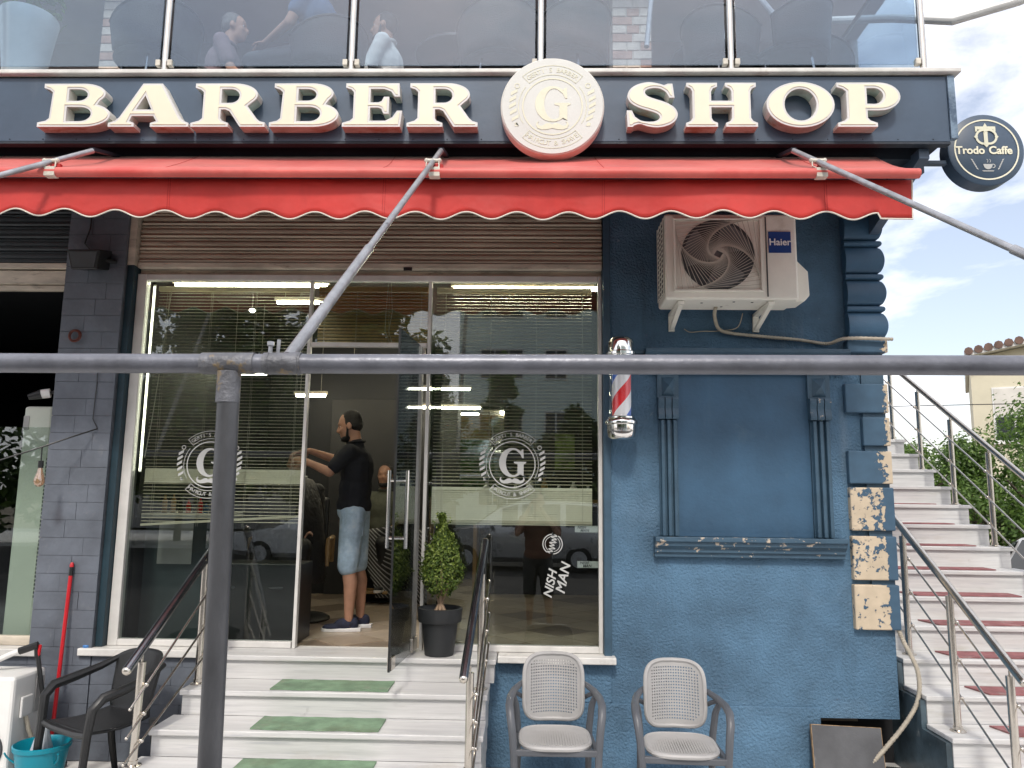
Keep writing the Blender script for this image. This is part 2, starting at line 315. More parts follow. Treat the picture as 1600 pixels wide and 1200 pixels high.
BLUE = (.042, .092, .148)
M = dict(
    stucco=pm('blue_stucco', (.074, .152, .238), .75, var=.22, vs=2.2, bump=.8, bs=62, bdist=.02, col2=(.125, .215, .31), lo=.56, hi=.85, s2=1.6),
    smoothblue=pm('smooth_blue_paint', (.034, .090, .160), .55, var=.12, vs=3, bump=.12, bs=40, col2=(.07, .13, .185), lo=.6, hi=.9, s2=4),
    trimblue=pm('blue_trim_paint', (.04, .085, .13), .5, var=.12, vs=6, bump=.15, bs=60, col2=(.11, .16, .2), lo=.63, hi=.85, s2=16),
    chipblue=pm('chipped_blue_paint', (.04, .085, .13), .55, var=.12, vs=6, bump=.2, bs=50, col2=(.5, .42, .33), lo=.60, hi=.63, s2=16),
    tealdark=pm('dark_teal_paint', (.012, .035, .05), .55, var=.2, vs=5, bump=.2, bs=50),
    navy=pm('navy_sheet_metal', (.052, .084, .130), .42, var=.1, vs=2.5, bump=.05, bs=12, col2=(.075, .112, .165), lo=.55, hi=.9, s2=3),
    navydark=pm('navy_soffit_paint', (.012, .02, .032), .6, var=.2, vs=3, bump=.2, bs=30),
    navyside=pm('weathered_pale_blue_paint', (.16, .23, .31), .6, var=.2, vs=8, bump=.3, bs=40, col2=(.06, .10, .16), lo=.5, hi=.6, s2=7),
    pillar=pm('grey_stone_tile', (.112, .128, .155), .62, var=.14, vs=5, bump=.35, bs=26, bdist=.012, col2=(.17, .18, .195), lo=.62, hi=.8, s2=9),
    grout=pm('dark_grout', (.085, .092, .105), .85, var=.2, vs=10, bump=.3, bs=60),
    marble=pm('white_marble', (.58, .578, .57), .38, var=.09, vs=2.2, stretch=(1.0, 9, 22), bump=.05, bs=6, col2=(.42, .425, .45), lo=.56, hi=.74, s2=2.4, detail=8),
    marbleedge=pm('marble_edge', (.66, .65, .62), .42, var=.1, vs=6, bump=.1, bs=30, col2=(.45, .42, .38), lo=.6, hi=.8, s2=9),
    cladding=pm('dark_marble_cladding', (.06, .09, .11), .3, var=.35, vs=5, bump=.1, bs=14, col2=(.3, .31, .3), lo=.6, hi=.72, s2=7),
    alu=pm('pale_aluminium', (.62, .61, .585), .38, .0, var=.07, vs=6, bump=.03, bs=30),
    aludirty=pm('dusty_aluminium', (.56, .50, .41), .5, .0, var=.18, vs=7, bump=.1, bs=40, col2=(.16, .13, .10), lo=.58, hi=.8, s2=12, stretch=(.5, 1, 2)),
    shutter=pm('brown_grey_shutter_slat', (.46, .385, .30), .45, .1, var=.15, vs=4, stretch=(.4, 1, 3), bump=.06, bs=40, col2=(.10, .08, .06), lo=.6, hi=.8, s2=9),
    shutterdark=pm('dark_grey_shutter_slat', (.045, .055, .062), .55, .1, var=.15, vs=4, bump=.06, bs=30),
    gap=pm('dark_gap', (.01, .01, .012), .9, var=.2, vs=5),
    steel=pm('brushed_stainless_steel', (.62, .58, .52), .24, 1, var=.08, vs=30, stretch=(1, 1, .2), bump=.03, bs=120),
    steeldark=pm('polished_dark_steel', (.28, .29, .31), .2, 1, var=.1, vs=12, bump=.02, bs=60),
    chrome=pm('chrome', (.8, .79, .77), .1, 1, var=.05, vs=9),
    pipe=pm('grey_painted_pipe', (.15, .158, .185), .38, .25, var=.16, vs=7, bump=.12, bs=30, col2=(.45, .44, .42), lo=.70, hi=.735, s2=22),
    pipelow=pm('dark_grey_painted_post', (.075, .078, .085), .42, .25, var=.2, vs=8, bump=.15, bs=35, stretch=(1, 1, .35), col2=(.02, .02, .02), lo=.71, hi=.74, s2=18),
    rustpipe=pm('pipe_coupling_paint', (.13, .135, .15), .5, .2, var=.25, vs=14, bump=.35, bs=40, col2=(.25, .19, .11), lo=.57, hi=.66, s2=20),
    galv=pm('galvanised_tube', (.34, .35, .37), .38, .55, var=.16, vs=14, bump=.06, bs=60, col2=(.17, .17, .18), lo=.64, hi=.72, s2=18),
    red=pm('red_awning_cloth', (.64, .05, .042), .5, var=.12, vs=2.2, bump=.3, bs=2.6, bdist=.06, spec=.4),
    redfaded=pm('sun_faded_red_cloth', (.64, .13, .11), .5, var=.12, vs=2.2, bump=.3, bs=2.6, bdist=.06, spec=.4, col2=(.60, .07, .06), lo=.45, hi=.7, s2=2.5),
    redseam=pm('red_awning_seam', (.40, .02, .018), .7, var=.1, vs=9),
    piping=pm('white_piping', (.72, .68, .6), .7, var=.06, vs=20),
    clampw=pm('cream_plastic_clamp', (.62, .58, .5), .5, var=.12, vs=20, bump=.1, bs=60),
    letter=pm('white_letter_return', (.70, .68, .62), .45, var=.08, vs=7, bump=.04, bs=30),
    lettertintdirt=pm('stained_counter_tinted_underside', (.36, .46, .42), .6, var=.2, vs=14, col2=(.28, .21, .15), lo=.52, hi=.66, s2=11, stretch=(.6, 1, 1)),  # greenish base painted in to offset red awning bounce; brown patches are stain
    lface=pm('cream_acrylic_face', (.80, .77, .60), .3, var=.03, vs=3),
    lrim=pm('milky_letter_rim', (.66, .66, .65), .4, var=.05, vs=6),
    disc=pm('pale_grey_acrylic', (.62, .63, .60), .4, var=.04, vs=3),
    discprint=pm('faded_cream_print', (.70, .69, .54), .4, var=.04, vs=5),
    balglass=glassmat('blue_grey_balcony_glass', (.70, .79, .86), .075, body=(.20, .34, .48), bodyfac=.085),
    cornerglass=glassmat('clear_balcony_glass', (.80, .87, .92), .10),
    shopglass=glassmat('shop_window_glass', (.84, .88, .86), .08),
    doorglass=glassmat('tinted_door_glass', (.42, .44, .44), .14),
    decal=pm('white_window_film', (.46, .47, .46), .6, var=.04, vs=9),
    white=pm('white_paint', (.72, .72, .70), .5, var=.05, vs=5, bump=.03, bs=30),
    whiteplastic=pm('white_plastic', (.72, .72, .70), .4, var=.03, vs=5),
    cream=pm('cream_ac_casing', (.82, .80, .72), .45, var=.06, vs=3, bump=.04, bs=40, col2=(.42, .37, .29), lo=.62, hi=.85, s2=4),
    creamdark=pm('ac_recess', (.05, .055, .06), .7, var=.15, vs=6),
    wire=pm('grille_wire', (.50, .46, .40), .45, var=.08, vs=10),
    fan=pm('fan_blade', (.16, .165, .17), .5, var=.1, vs=6),
    haier=pm('blue_logo_plate', (.004, .05, .22), .35, var=.04, vs=6),
    logowhite=pm('logo_white', (.78, .78, .78), .5, var=.02, vs=6),
    conduit=pm('beige_corrugated_conduit', (.40, .36, .29), .55, var=.12, vs=18),
    black=pm('black_plastic', (.012, .013, .014), .42, var=.15, vs=8, bump=.03, bs=60),
    potblack=pm('charcoal_flower_pot', (.018, .020, .022), .5, var=.15, vs=9, bump=.05, bs=90),
    soil=pm('potting_soil', (.05, .035, .025), .95, var=.4, vs=40, bump=.6, bs=120),
    bark=pm('pale_twig_bark', (.34, .24, .16), .8, var=.25, vs=30, bump=.4, bs=90),
    treebark=pm('tree_bark', (.09, .07, .055), .9, var=.3, vs=8, bump=.6, bs=30),
    chairgrey=pm('pale_grey_resin', (.37, .365, .36), .5, var=.06, vs=6, bump=.04, bs=80),
    chairframe=pm('slate_grey_resin_frame', (.085, .092, .105), .42, var=.08, vs=6, bump=.03, bs=90),
    teal=pm('teal_bucket_plastic', (.0, .22, .30), .35, var=.06, vs=6),
    redplastic=pm('red_handle_plastic', (.52, .012, .02), .32, var=.06, vs=12),
    greenmat=pm('green_stair_mat', (.20, .31, .20), .95, var=.2, vs=7, bump=.6, bs=240, col2=(.17, .20, .12), lo=.5, hi=.75, s2=3),
    redmat=pm('dusty_red_stair_mat', (.30, .12, .125), .95, var=.22, vs=9, bump=.6, bs=240, col2=(.30, .13, .13), lo=.52, hi=.75, s2=5),
    board=pm('grey_plywood_board', (.085, .088, .095), .6, var=.2, vs=3, bump=.12, bs=25, col2=(.2, .2, .2), lo=.62, hi=.75, s2=7),
    boardedge=pm('raw_board_edge', (.30, .20, .11), .8, var=.3, vs=30),
    tilefloor=[pm('beige_floor_tile_%d' % i, c, .3, var=.12, vs=5, bump=.03, bs=20, col2=c2, lo=.55, hi=.7, s2=5) for i, (c, c2) in enumerate((((.36, .29, .22), (.25, .19, .14)), ((.42, .345, .27), (.3, .24, .18)), ((.22, .17, .13), (.15, .115, .09))))],
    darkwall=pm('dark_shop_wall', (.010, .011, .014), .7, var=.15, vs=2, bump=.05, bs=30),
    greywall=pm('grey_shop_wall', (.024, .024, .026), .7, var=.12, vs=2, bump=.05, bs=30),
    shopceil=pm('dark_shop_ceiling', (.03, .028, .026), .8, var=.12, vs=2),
    blindpale=pm('pale_beige_blind_slat', (.70, .64, .50), .45, var=.06, vs=5),
    blind=pm('beige_blind_slat', (.56, .50, .38), .45, var=.06, vs=5),
    blinddark=pm('brown_blind_slat', (.34, .23, .10), .5, var=.1, vs=5),
    cord=pm('blind_cord', (.45, .42, .36), .8, var=.1, vs=30),
    tubelamp=lamp('lit_tube_lamp', (1.0, .93, .70), 24.0),
    spot=lamp('lit_spot_lamp', (1.0, .97, .88), 14.0),
    led=lamp('lit_led_strip', (1.0, .94, .74), 4.0),
    amber=glassmat('amber_bulb_glass', (.80, .52, .28), .18, body=(.6, .42, .26), bodyfac=.35),
    skin=pm('skin', (.42, .23, .155), .55, var=.1, vs=12, bump=.05, bs=120),
    skin2=pm('tanned_skin', (.33, .175, .115), .55, var=.1, vs=12, bump=.05, bs=120),
    hair=pm('black_hair', (.008, .007, .006), .6, var=.3, vs=60, bump=.5, bs=260),
    navycloth=pm('black_polo_cloth', (.006, .0075, .012), .85, var=.25, vs=10, bump=.3, bs=14, bdist=.03),
    denim=pm('light_blue_denim', (.40, .55, .70), .85, var=.2, vs=9, bump=.35, bs=16, bdist=.03, col2=(.58, .66, .72), lo=.52, hi=.75, s2=9),
    blackcape=pm('black_cape', (.008, .008, .009), .6, var=.2, vs=6, bump=.4, bs=9, bdist=.05),
    olive=pm('olive_tshirt', (.085, .09, .065), .85, var=.15, vs=10, bump=.3, bs=15, bdist=.03),
    brownshirt=pm('brown_shirt', (.15, .06, .03), .75, var=.2, vs=8, bump=.4, bs=12, bdist=.03),
    whitecloth=pm('white_sweater', (.60, .60, .58), .9, var=.08, vs=8, bump=.4, bs=18, bdist=.03),
    bluecloth=pm('blue_cloth', (.06, .12, .22), .85, var=.15, vs=8, bump=.3, bs=16, bdist=.03),
    sole=pm('white_shoe_sole', (.7, .7, .72), .5, var=.05, vs=20),
    shoe=pm('navy_shoe_knit', (.012, .016, .04), .8, var=.3, vs=40, bump=.3, bs=150, col2=(.10, .04, .05), lo=.62, hi=.66, s2=22),
    gold=pm('tan_leather', (.30, .19, .08), .45, var=.15, vs=8, bump=.1, bs=60),
    mirror=pm('mirror', (.8, .8, .8), .03, 1, var=.01, vs=2),
    asphalt=pm('asphalt', (.045, .042, .039), .9, var=.25, vs=1.2, bump=.5, bs=180, col2=(.08, .077, .072), lo=.5, hi=.75, s2=.7),
    paving=pm('bounce_concrete_paving', (.70, .685, .66), .85, var=.10, vs=2, bump=.3, bs=90, col2=(.56, .55, .53), lo=.55, hi=.75, s2=1.4),  # near-white tone chosen to bounce fill light up under the awning
    kerb=pm('kerb_stone', (.34, .335, .32), .8, var=.12, vs=4, bump=.3, bs=60),
    earth=pm('dry_ground', (.16, .135, .09), .95, var=.3, vs=.6, bump=.5, bs=20),
    brickpale=pm('pale_brick', (.58, .50, .43), .85, var=.12, vs=9, bump=.3, bs=70),
    brickpink=pm('pink_brick', (.42, .26, .205), .85, var=.15, vs=9, bump=.3, bs=70),
    mortar=pm('brick_mortar', (.55, .50, .44), .9, var=.12, vs=9, bump=.3, bs=60),
    terracewall=pm('mauve_terrace_wall', (.34, .28, .275), .8, var=.12, vs=1.5, bump=.1, bs=30),
    ceilwhite=pm('white_terrace_ceiling', (.50, .45, .45), .8, var=.06, vs=2),
    chairblack=pm('black_woven_chair', (.012, .014, .016), .5, var=.2, vs=12, bump=.4, bs=120),
    houseyellow=pm('pale_yellow_render', (.60, .56, .43), .85, var=.07, vs=.6, bump=.15, bs=20),
    rooftile=pm('brown_roof_tile', (.14, .085, .065), .8, var=.25, vs=3, bump=.3, bs=20),
    mint=pm('pale_mint_render', (.70, .80, .76), .85, var=.06, vs=.4, bump=.1, bs=10),
    windark=pm('dark_house_window', (.02, .025, .03), .15, var=.2, vs=1),
    shutterpale=pm('pale_roller_blind', (.62, .60, .55), .6, var=.06, vs=2),
    silver=pm('silver_car_paint', (.62, .63, .64), .28, .6, var=.04, vs=3, coat=.6),
    carwhite=pm('white_car_paint', (.72, .73, .74), .3, 0, var=.03, vs=3, coat=.6),
    carglass=pm('car_glass', (.02, .024, .028), .06, var=.1, vs=2),
    tyre=pm('tyre_rubber', (.015, .015, .016), .85, var=.2, vs=12, bump=.2, bs=60),
    lens=pm('lamp_lens', (.6, .62, .64), .12, .2, var=.1, vs=20),
    rededge=pm('red_sign_print', (.5, .02, .03), .5, var=.03, vs=9),
    poster=pm('poster_blue', (.05, .15, .32), .6, var=.15, vs=9),
)
for k_ in ('red', 'redfaded'):
    b_ = M[k_].node_tree.nodes['Principled BSDF']; b_.inputs['Sheen Weight'].default_value = .45; b_.inputs['Sheen Roughness'].default_value = .45; b_.inputs['Sheen Tint'].default_value = (1, .82, .78, 1)
def streaks(mt, col, scale, lo, hi, amount=.6, stretch=(1, 1, .12)):
    """weathering: a further noise layer, drawn out along one axis, mixed over the base colour"""
    t = mt.node_tree; b = t.nodes['Principled BSDF']; src = b.inputs['Base Color'].links[0].from_socket
    g = t.nodes.new('ShaderNodeNewGeometry'); mp = t.nodes.new('ShaderNodeMapping'); mp.inputs['Scale'].default_value = stretch; mp.inputs['Location'].default_value = (3.1*scale, 1.7, .6)
    n = t.nodes.new('ShaderNodeTexNoise'); n.inputs['Scale'].default_value = scale; n.inputs['Detail'].default_value = 7; n.inputs['Roughness'].default_value = .65
    r = t.nodes.new('ShaderNodeMapRange'); r.inputs['From Min'].default_value = lo; r.inputs['From Max'].default_value = hi; r.inputs['To Max'].default_value = amount
    x = t.nodes.new('ShaderNodeMix'); x.data_type = 'RGBA'; x.inputs['B'].default_value = tuple(col)+(1,)
    for a, c in ((g.outputs['Position'], mp.inputs['Vector']), (mp.outputs['Vector'], n.inputs['Vector']), (n.outputs['Fac'], r.inputs['Value']), (r.outputs['Result'], x.inputs['Factor']), (src, x.inputs['A']), (x.outputs['Result'], b.inputs['Base Color'])): t.links.new(a, c)
streaks(M['stucco'], (.22, .29, .35), 3.2, .60, .78, .45); streaks(M['stucco'], (.03, .06, .09), 5.0, .60, .74, .5); streaks(M['stucco'], (.30, .36, .40), 9.0, .69, .74, .5, (1, 1, 1))
streaks(M['smoothblue'], (.10, .16, .21), 4.0, .62, .80, .4)
streaks(M['pillar'], (.26, .27, .28), 6.0, .66, .74, .5, (1, 1, .4)); streaks(M['pillar'], (.06, .065, .07), 3.0, .58, .75, .5)
streaks(M['marble'], (.42, .38, .30), 3.0, .56, .74, .5, (.7, 1, 2.5)); streaks(M['marble'], (.30, .29, .28), 7.0, .66, .74, .5, (1, 1, 1))
streaks(M['marbleedge'], (.30, .27, .24), 6.0, .60, .74, .6, (1, 1, .5))
streaks(M['cream'], (.36, .25, .15), 5.0, .63, .76, .5); streaks(M['navy'], (.13, .16, .19), 4.0, .60, .8, .5, (1, 1, .2)); streaks(M['navy'], (.20, .15, .11), 9.0, .70, .76, .4)
streaks(M['red'], (.42, .03, .03), 3.0, .56, .76, .5, (1, .6, .25)); streaks(M['red'], (.62, .16, .13), 7.0, .66, .78, .4, (1, .6, .2))
streaks(M['disc'], (.50, .44, .36), 4.0, .62, .78, .4); streaks(M['houseyellow'], (.40, .37, .29), .5, .55, .75, .5)
streaks(M['greenmat'], (.30, .30, .24), 9.0, .58, .72, .6, (1, 1, 1)); streaks(M['redmat'], (.42, .34, .32), 9.0, .55, .72, .6, (1, 1, 1))
streaks(M['letter'], (.45, .36, .27), 7.0, .62, .76, .5)
def cloth_through(mt, col, fac):
    """let part of the daylight through a cloth"""
    t = mt.node_tree; b = t.nodes['Principled BSDF']; o = t.nodes['Material Output']; tl = t.nodes.new('ShaderNodeBsdfTranslucent'); tl.inputs['Color'].default_value = tuple(col)+(1,)
    mx_ = t.nodes.new('ShaderNodeMixShader'); mx_.inputs['Fac'].default_value = fac
    t.links.new(b.outputs[0], mx_.inputs[1]); t.links.new(tl.outputs[0], mx_.inputs[2]); t.links.new(mx_.outputs[0], o.inputs['Surface'])
cloth_through(M['red'], (.85, .20, .14), .20)
# ================================================================== setting
props(MB().box(-220, 220, -220, 220, -.5, -.135).build('ground', M['earth']), kind='structure')
props(MB().box(-120, 120, -20, -3.75, -.2, -.128).build('road', M['asphalt']), kind='structure')
pv = props(MB().box(-60, 60, -3.6, .3, -.14, -.004).build('pavement', M['paving']), kind='structure')
MB().box(-60, 60, -3.75, -3.6, -.2, .0).build('kerb', M['kerb'], pv, bev=.015)
props(MB().box(-60, 60, -29, -20, -.2, -.01).build('far_pavement', M['paving']), kind='structure')

# ================================================================== the shop building
B = thing('shop_building', 'dark blue stuccoed corner building holding the barber shop under a terrace', 'building')
# blue wall right of the shop window, with the open hole at its foot
w_ = MB(); w_.box(.53, 2.36, 0, .25, .34, 3.82); w_.box(.53, 1.86, .001, .25, 0, .34)
w_.build('wall', M['stucco'], B)
MB().box(-1.0, 1.855, -.012, .0, 0, .405).box(-1.0, .53, -.011, .25, .405, .655).build('plinth', M['stucco'], B, bev=.006)
MB().box(2.14, 2.36, .25, 8, .34, 3.82).build('side_wall', M['stucco'], B)
MB().box(1.7, 2.44, .26, 1.2, -.02, .5).build('hollow', M['gap'], B)
MB().box(.484, .532, -.006, .12, .665, 3.3).build('window_reveal', M['trimblue'], B, bev=.004)
MB().box(.487, .535, -.018, -.006, .67, 3.82).build('edge_strip', M['trimblue'], B, bev=.004)
MB().box(-6.5, 2.35, 7.9, 8.05, 0, 3.82).build('rear_wall', M['greywall'], B)
# slab over the shop that carries the terrace
MB().box(-7.5, 2.475, -.80, 8, 3.86, 4.24).build('terrace_slab', M['navydark'], B)
MB().box(-7.5, 2.40, -.70, .0, 3.78, 3.86).build('soffit', M['navydark'], B)
MB().box(2.465, 2.505, -.86, -.82, 3.84, 4.235).build('fascia_edge', M['navyside'], B)
cap = MB()
cap.box(-7.5, 2.54, -.885, 1.0, 4.247, 4.275)
cap.build('slab_edge', M['marbleedge'], B, bev=.006)
MB().box(-7.5, 2.50, -.60, 8, 4.286, 4.30).build('terrace_floor', M['grout'], B)
# upper storey
MB().box(-7.5, 3.1, 1.9, 2.05, 4.25, 6.2).build('terrace_wall', M['terracewall'], B)
MB().box(-7.5, 3.17, .6, 8, 6.2, 6.45).build('terrace_ceiling', M['ceilwhite'], B)
MB().box(3.10, 3.165, 1.86, 2.0, 4.3, 6.19).build('corner_trim', M['white'], B)
def brick_column(x0, x1, y):
    c = MB().box(x0+.008, x1-.008, y+.008, y+.3, 4.3, 6.199).build('brick_column', M['mortar'], B)
    brk = None; rows = 24; h = 1.9/rows
    for r in range(rows):
        xs = [x0, x0+(x1-x0)*.36, x0+(x1-x0)*.70, x1] if r % 2 else [x0, x0+(x1-x0)*.52, x1]
        for i in range(len(xs)-1):
            o = MB().box(xs[i]+.006, xs[i+1]-.006, y-.004, y+.03, 4.3+r*h+.006, 4.3+(r+1)*h-.006).build('brick', M['brickpink'] if (r*7+i*5+(r//3)) % 3 == 0 else M['brickpale'], c)
brick_column(-3.78, -3.28, .9)
brick_column(.66, 1.0, .9)
# --- quoins of the corner: round cushions above, flat blocks below
def cushion(z0, z1):
    m = MB(); n = 12; prof = []
    for i in range(n+1):
        t = i/n; prof.append((math.sin(PI*t)**.5*.042, z0+(z1-z0)*t))
    poly = []
    for bx_, z in prof:
        poly.append([(2.135, .05, z), (2.135, -.045-bx_, z), (2.352+bx_, -.045-bx_, z), (2.352+bx_, .26, z)])
    vs = [p for r in poly for p in r]; fs = []
    for i in range(n):
        for j in range(3): fs.append((i*4+j, i*4+j+1, (i+1)*4+j+1, (i+1)*4+j))
        fs.append((i*4+3, i*4, (i+1)*4, (i+1)*4+3))
    fs += [(3, 2, 1, 0), (n*4, n*4+1, n*4+2, n*4+3)]
    m.add(vs, fs)
    return m.build('cushion_stone', M['smoothblue'], B, smooth=True, sharp=50)
for z0, z1 in ((3.48, 3.70), (3.245, 3.44), (3.02, 3.205), (2.79, 2.98)): cushion(z0, z1)
for z in (3.46, 3.225, 3.0):
    m = MB(); m.tube([(2.13, -.062, z), (2.37, -.062, z)], .0185, 10); m.tube([(2.372, -.062, z), (2.372, .26, z)], .0185, 10)
    m.ell((2.372, -.062, z), (.0185,)*3); m.build('bead', M['smoothblue'], B, smooth=True)
    MB().box(2.14, 2.372, -.055, .02, z-.022, z+.022).build('bead_core', M['smoothblue'], B)
MB().box(2.12, 2.39, -.07, .2, 2.70, 2.785).build('capital', peelmat('peeling_paint_capital', BLUE, (.55, .44, .31), 2.42, .17, .86, .88, 12), B, bev=.008)
QB = (.54, .45, .33)
pe = [peelmat('peeling_paint_edge', BLUE, QB, 2.41, .13, .83, .85, 13), peelmat('peeling_paint_corner', BLUE, QB, 2.42, .22, .80, .82, 9),
      peelmat('flaked_paint', BLUE, QB, 2.2, .001, .44, .47, 26), peelmat('flaked_paint_wide', BLUE, QB, 2.2, .001, .46, .49, 20)]
def heavy(name, thr, sc):
    return peelmat(name, BLUE, QB, 2.372, -.06, thr, thr+.025, sc)
pe[2] = heavy('flaked_paint', .445, 9); pe[3] = heavy('flaked_paint_wide', .42, 7)
for x0, z0, z1, k in ((2.10, 2.295, 2.49, 0), (2.205, 2.075, 2.265, 0), (2.10, 1.825, 2.04, 1), (2.10, 1.52, 1.80, 2), (2.098, 1.205, 1.485, 2), (2.095, .893, 1.175, 3)):
    MB().box(x0, 2.385, -.045, .26, z0, z1).build('quoin_block', pe[k], B, bev=.008)
MB().box(2.22, 2.37, -.02, .2, .893, 2.7).build('quoin_backing', M['trimblue'], B)
# --- blind window surround
bw = MB().box(.985, 1.862, -.0035, .01, 1.468, 2.56).build('blind_window', M['smoothblue'], B)
def pilaster(x0, x1, mat):
    m = MB(); m.box(x0, x1, -.022, .0, 1.47, 2.235)
    wd = (x1-x0)
    for i in range(3):
        a = x0+wd*(.04+.33*i); m.prism([(a, -.022), (a+wd*.05, -.05), (a+wd*.2, -.05), (a+wd*.25, -.022)], 1.472, 2.233, 'z')
    p = m.build('pilaster', mat, bw)
    m = MB()                                         # scrolled bracket
    for i in range(3):
        a = x0-.008+(wd+.016)*(i/3); b = a+(wd+.016)/3-.006
        prof = [(-.001, 2.24)]+[(-.045-.028*math.sin(PI*t/10*1.0)-.016*math.cos(2*PI*t/10), 2.24+.145*t/10) for t in range(11)]+[(-.001, 2.385)]
        m.prism(prof, a, b, 'x')
    m.build('scroll_bracket', M['chipblue'] if x0 > 1.5 else mat, bw, fixn=True)
    m = MB(); m.box(x0-.01, x1+.01, -.03, 0, 2.388, 2.555)
    a, b, c_, d = x0+.02, x1-.02, 2.40, 2.525; cx, cz = (a+b)/2, (c_+d)/2
    m.add([(a, -.031, c_), (b, -.031, c_), (b, -.031, d), (a, -.031, d), (cx, -.075, cz)], [(0, 1, 4), (1, 2, 4), (2, 3, 4), (3, 0, 4)])
    m.build('pyramid_block', mat, bw)
pilaster(.858, .982, M['trimblue']); pilaster(1.866, 1.995, M['trimblue'])
MB().prism([(0, 1.465), (-.105, 1.465), (-.105, 1.437), (-.09, 1.43), (-.085, 1.408), (-.06, 1.385), (-.06, 1.365), (-.045, 1.362), (-.045, 1.335), (0, 1.335)], .812, 2.05, 'x').build('moulded_sill', M['chipblue'], bw, fixn=True, bev=.003)
MB().prism([(0, 2.71), (-.13, 2.71), (-.13, 2.685), (-.10, 2.665), (-.07, 2.62), (-.05, 2.60), (-.05, 2.558), (0, 2.558)], .76, 2.115, 'x').build('cornice', M['trimblue'], bw, fixn=True, bev=.003)
dn = None
for i in range(34):
    x = .79+i*.0392
    if dn is None: dn = MB().box(x, x+.024, -.068, -.0505, 2.562, 2.592).build('dentil', M['trimblue'], bw); dz = WORLD[dn.name]
    else: dup(dn, (x+.012, dz[1], dz[2]), bw)
MB().box(.56, .80, -.06, 0, 2.684, 2.706).build('cornice_return', M['trimblue'], bw)

# --- tiled pillar and the tiled wall left of the steps
pil = MB().box(-3.285, -2.865, -.03, .35, 0, 3.82).build('pillar', M['grout'], B)
def tiles(x0, x1, z0, z1, y, parent, h=.117, w=.30, seed=1):
    rnd = random.Random(seed); z = z0; k = 0
    while z < z1-.02:
        hh = min(h, z1-z); x = x0; first = True
        while x < x1-.01:
            ww = w*(.55+.45*((k*37) % 3)/2) if first else w
            ww = min(ww, x1-x)
            if x1-(x+ww) < .05: ww = x1-x
            d = rnd.uniform(-.003, .002)
            MB().box(x+.0009, x+ww-.0009, y+d*.6, y+.03, z+.0009, z+hh-.0009).build('tile', M['pillar'], parent, bev=.0015)
            x += ww; first = False
        z += hh; k += 1
tiles(-3.285, -2.865, 0, 3.80, -.047, pil)
lw_ = MB().box(-2.862, -1.9, -.025, .1, 0, .648).build('tiled_wall', M['grout'], B)
tiles(-2.862, -1.95, 0, .648, -.04, lw_, seed=4)
lw2 = MB().box(-6.5, -3.288, -.025, .1, 0, .64).build('tiled_wall', M['grout'], B)
tiles(-3.8, -3.288, 0, .64, -.04, lw2, seed=5)
MB().box(-2.864, -2.815, -.015, .10, .70, 3.3).build('edge_strip', M['tealdark'], B, bev=.004)
MB().box(-2.864, -2.815, -.02, .10, 3.3, 3.80).build('shutter_guide', M['aludirty'], B)

# --- roller shutters rolled up over the windows
def shutter(x0, x1, z0, n, mat, bar):
    s = MB().box(x0, x1, .075, .12, z0, 3.81).build('roller_shutter', M['gap'], B)
    p = .092; first = None
    for i in range(n):
        z = z0+.045+i*p
        prof = [(.075, z), (.03, z), (.024, z+.012), (.042, z+.018), (.042, z+.032), (.028, z+.038), (.028, z+.055), (.042, z+.061), (.042, z+.072), (.03, z+.078), (.036, z+.088), (.075, z+.088)]
        if first is None: first = MB().prism(prof, x0, x1, 'x').build('slat', mat, s, fixn=True); fo = WORLD[first.name]
        else: dup(first, (fo[0], fo[1], fo[2]+i*p), s)
    MB().box(x0, x1, .018, .07, z0, z0+.041).build('bottom_bar', bar, s, bev=.004)
    MB().box(x0+1.9, x0+1.96, .012, .02, z0-.012, z0+.01).build('pull_lug', M['black'], s)
    return s
shutter(-2.81, .482, 3.29, 6, M['shutter'], M['aludirty'])
shutter(-6.3, -3.30, 3.28, 6, M['shutterdark'], M['aludirty'])
MB().box(-2.81, .482, .07, .12, 3.25, 3.288).build('lintel_gap', M['aludirty'], B)

# --- shop front
FZ = .68
sf = MB()
sf.box(-2.812, -2.745, .035, .095, .70, 3.25); sf.box(.455, .482, .035, .095, .70, 3.25)
sf.box(-2.745, .455, .036, .094, 3.205, 3.249)
sf.box(-2.745, -1.58, .036, .094, .701, .742); sf.box(-.70, .455, .036, .094, .701, .742)
win = sf.build('shop_window', M['alu'], B, bev=.005)
for x in (-1.578, -.735): MB().box(x+.004, x+.026, .04, .09, .70, 3.204).build('mullion', M['alu'], win, bev=.003)
MB().box(-1.548, -.735, .042, .088, 2.735, 2.765).build('transom_bar', M['alu'], win, bev=.003)
for nm, a, b, z0, z1 in (('pane', -2.744, -1.579, .743, 3.204), ('pane', -.704, .454, .743, 3.204), ('pane', -1.547, -.736, 2.766, 3.204)):
    MB().box(a, b, .062, .068, z0, z1).build(nm, M['shopglass'], win)
# marble sill, landing slab
MB().box(-2.945, -2.06, -.075, .11, .652, .699).build('window_sill', M['marbleedge'], B, bev=.006)
MB().box(-.205, .555, -.085, .11, .656, .699).build('window_sill', M['marbleedge'], B, bev=.006)
MB().box(-6.5, -3.20, -.075, .11, .642, .688).build('window_sill', M['marbleedge'], B, bev=.006)
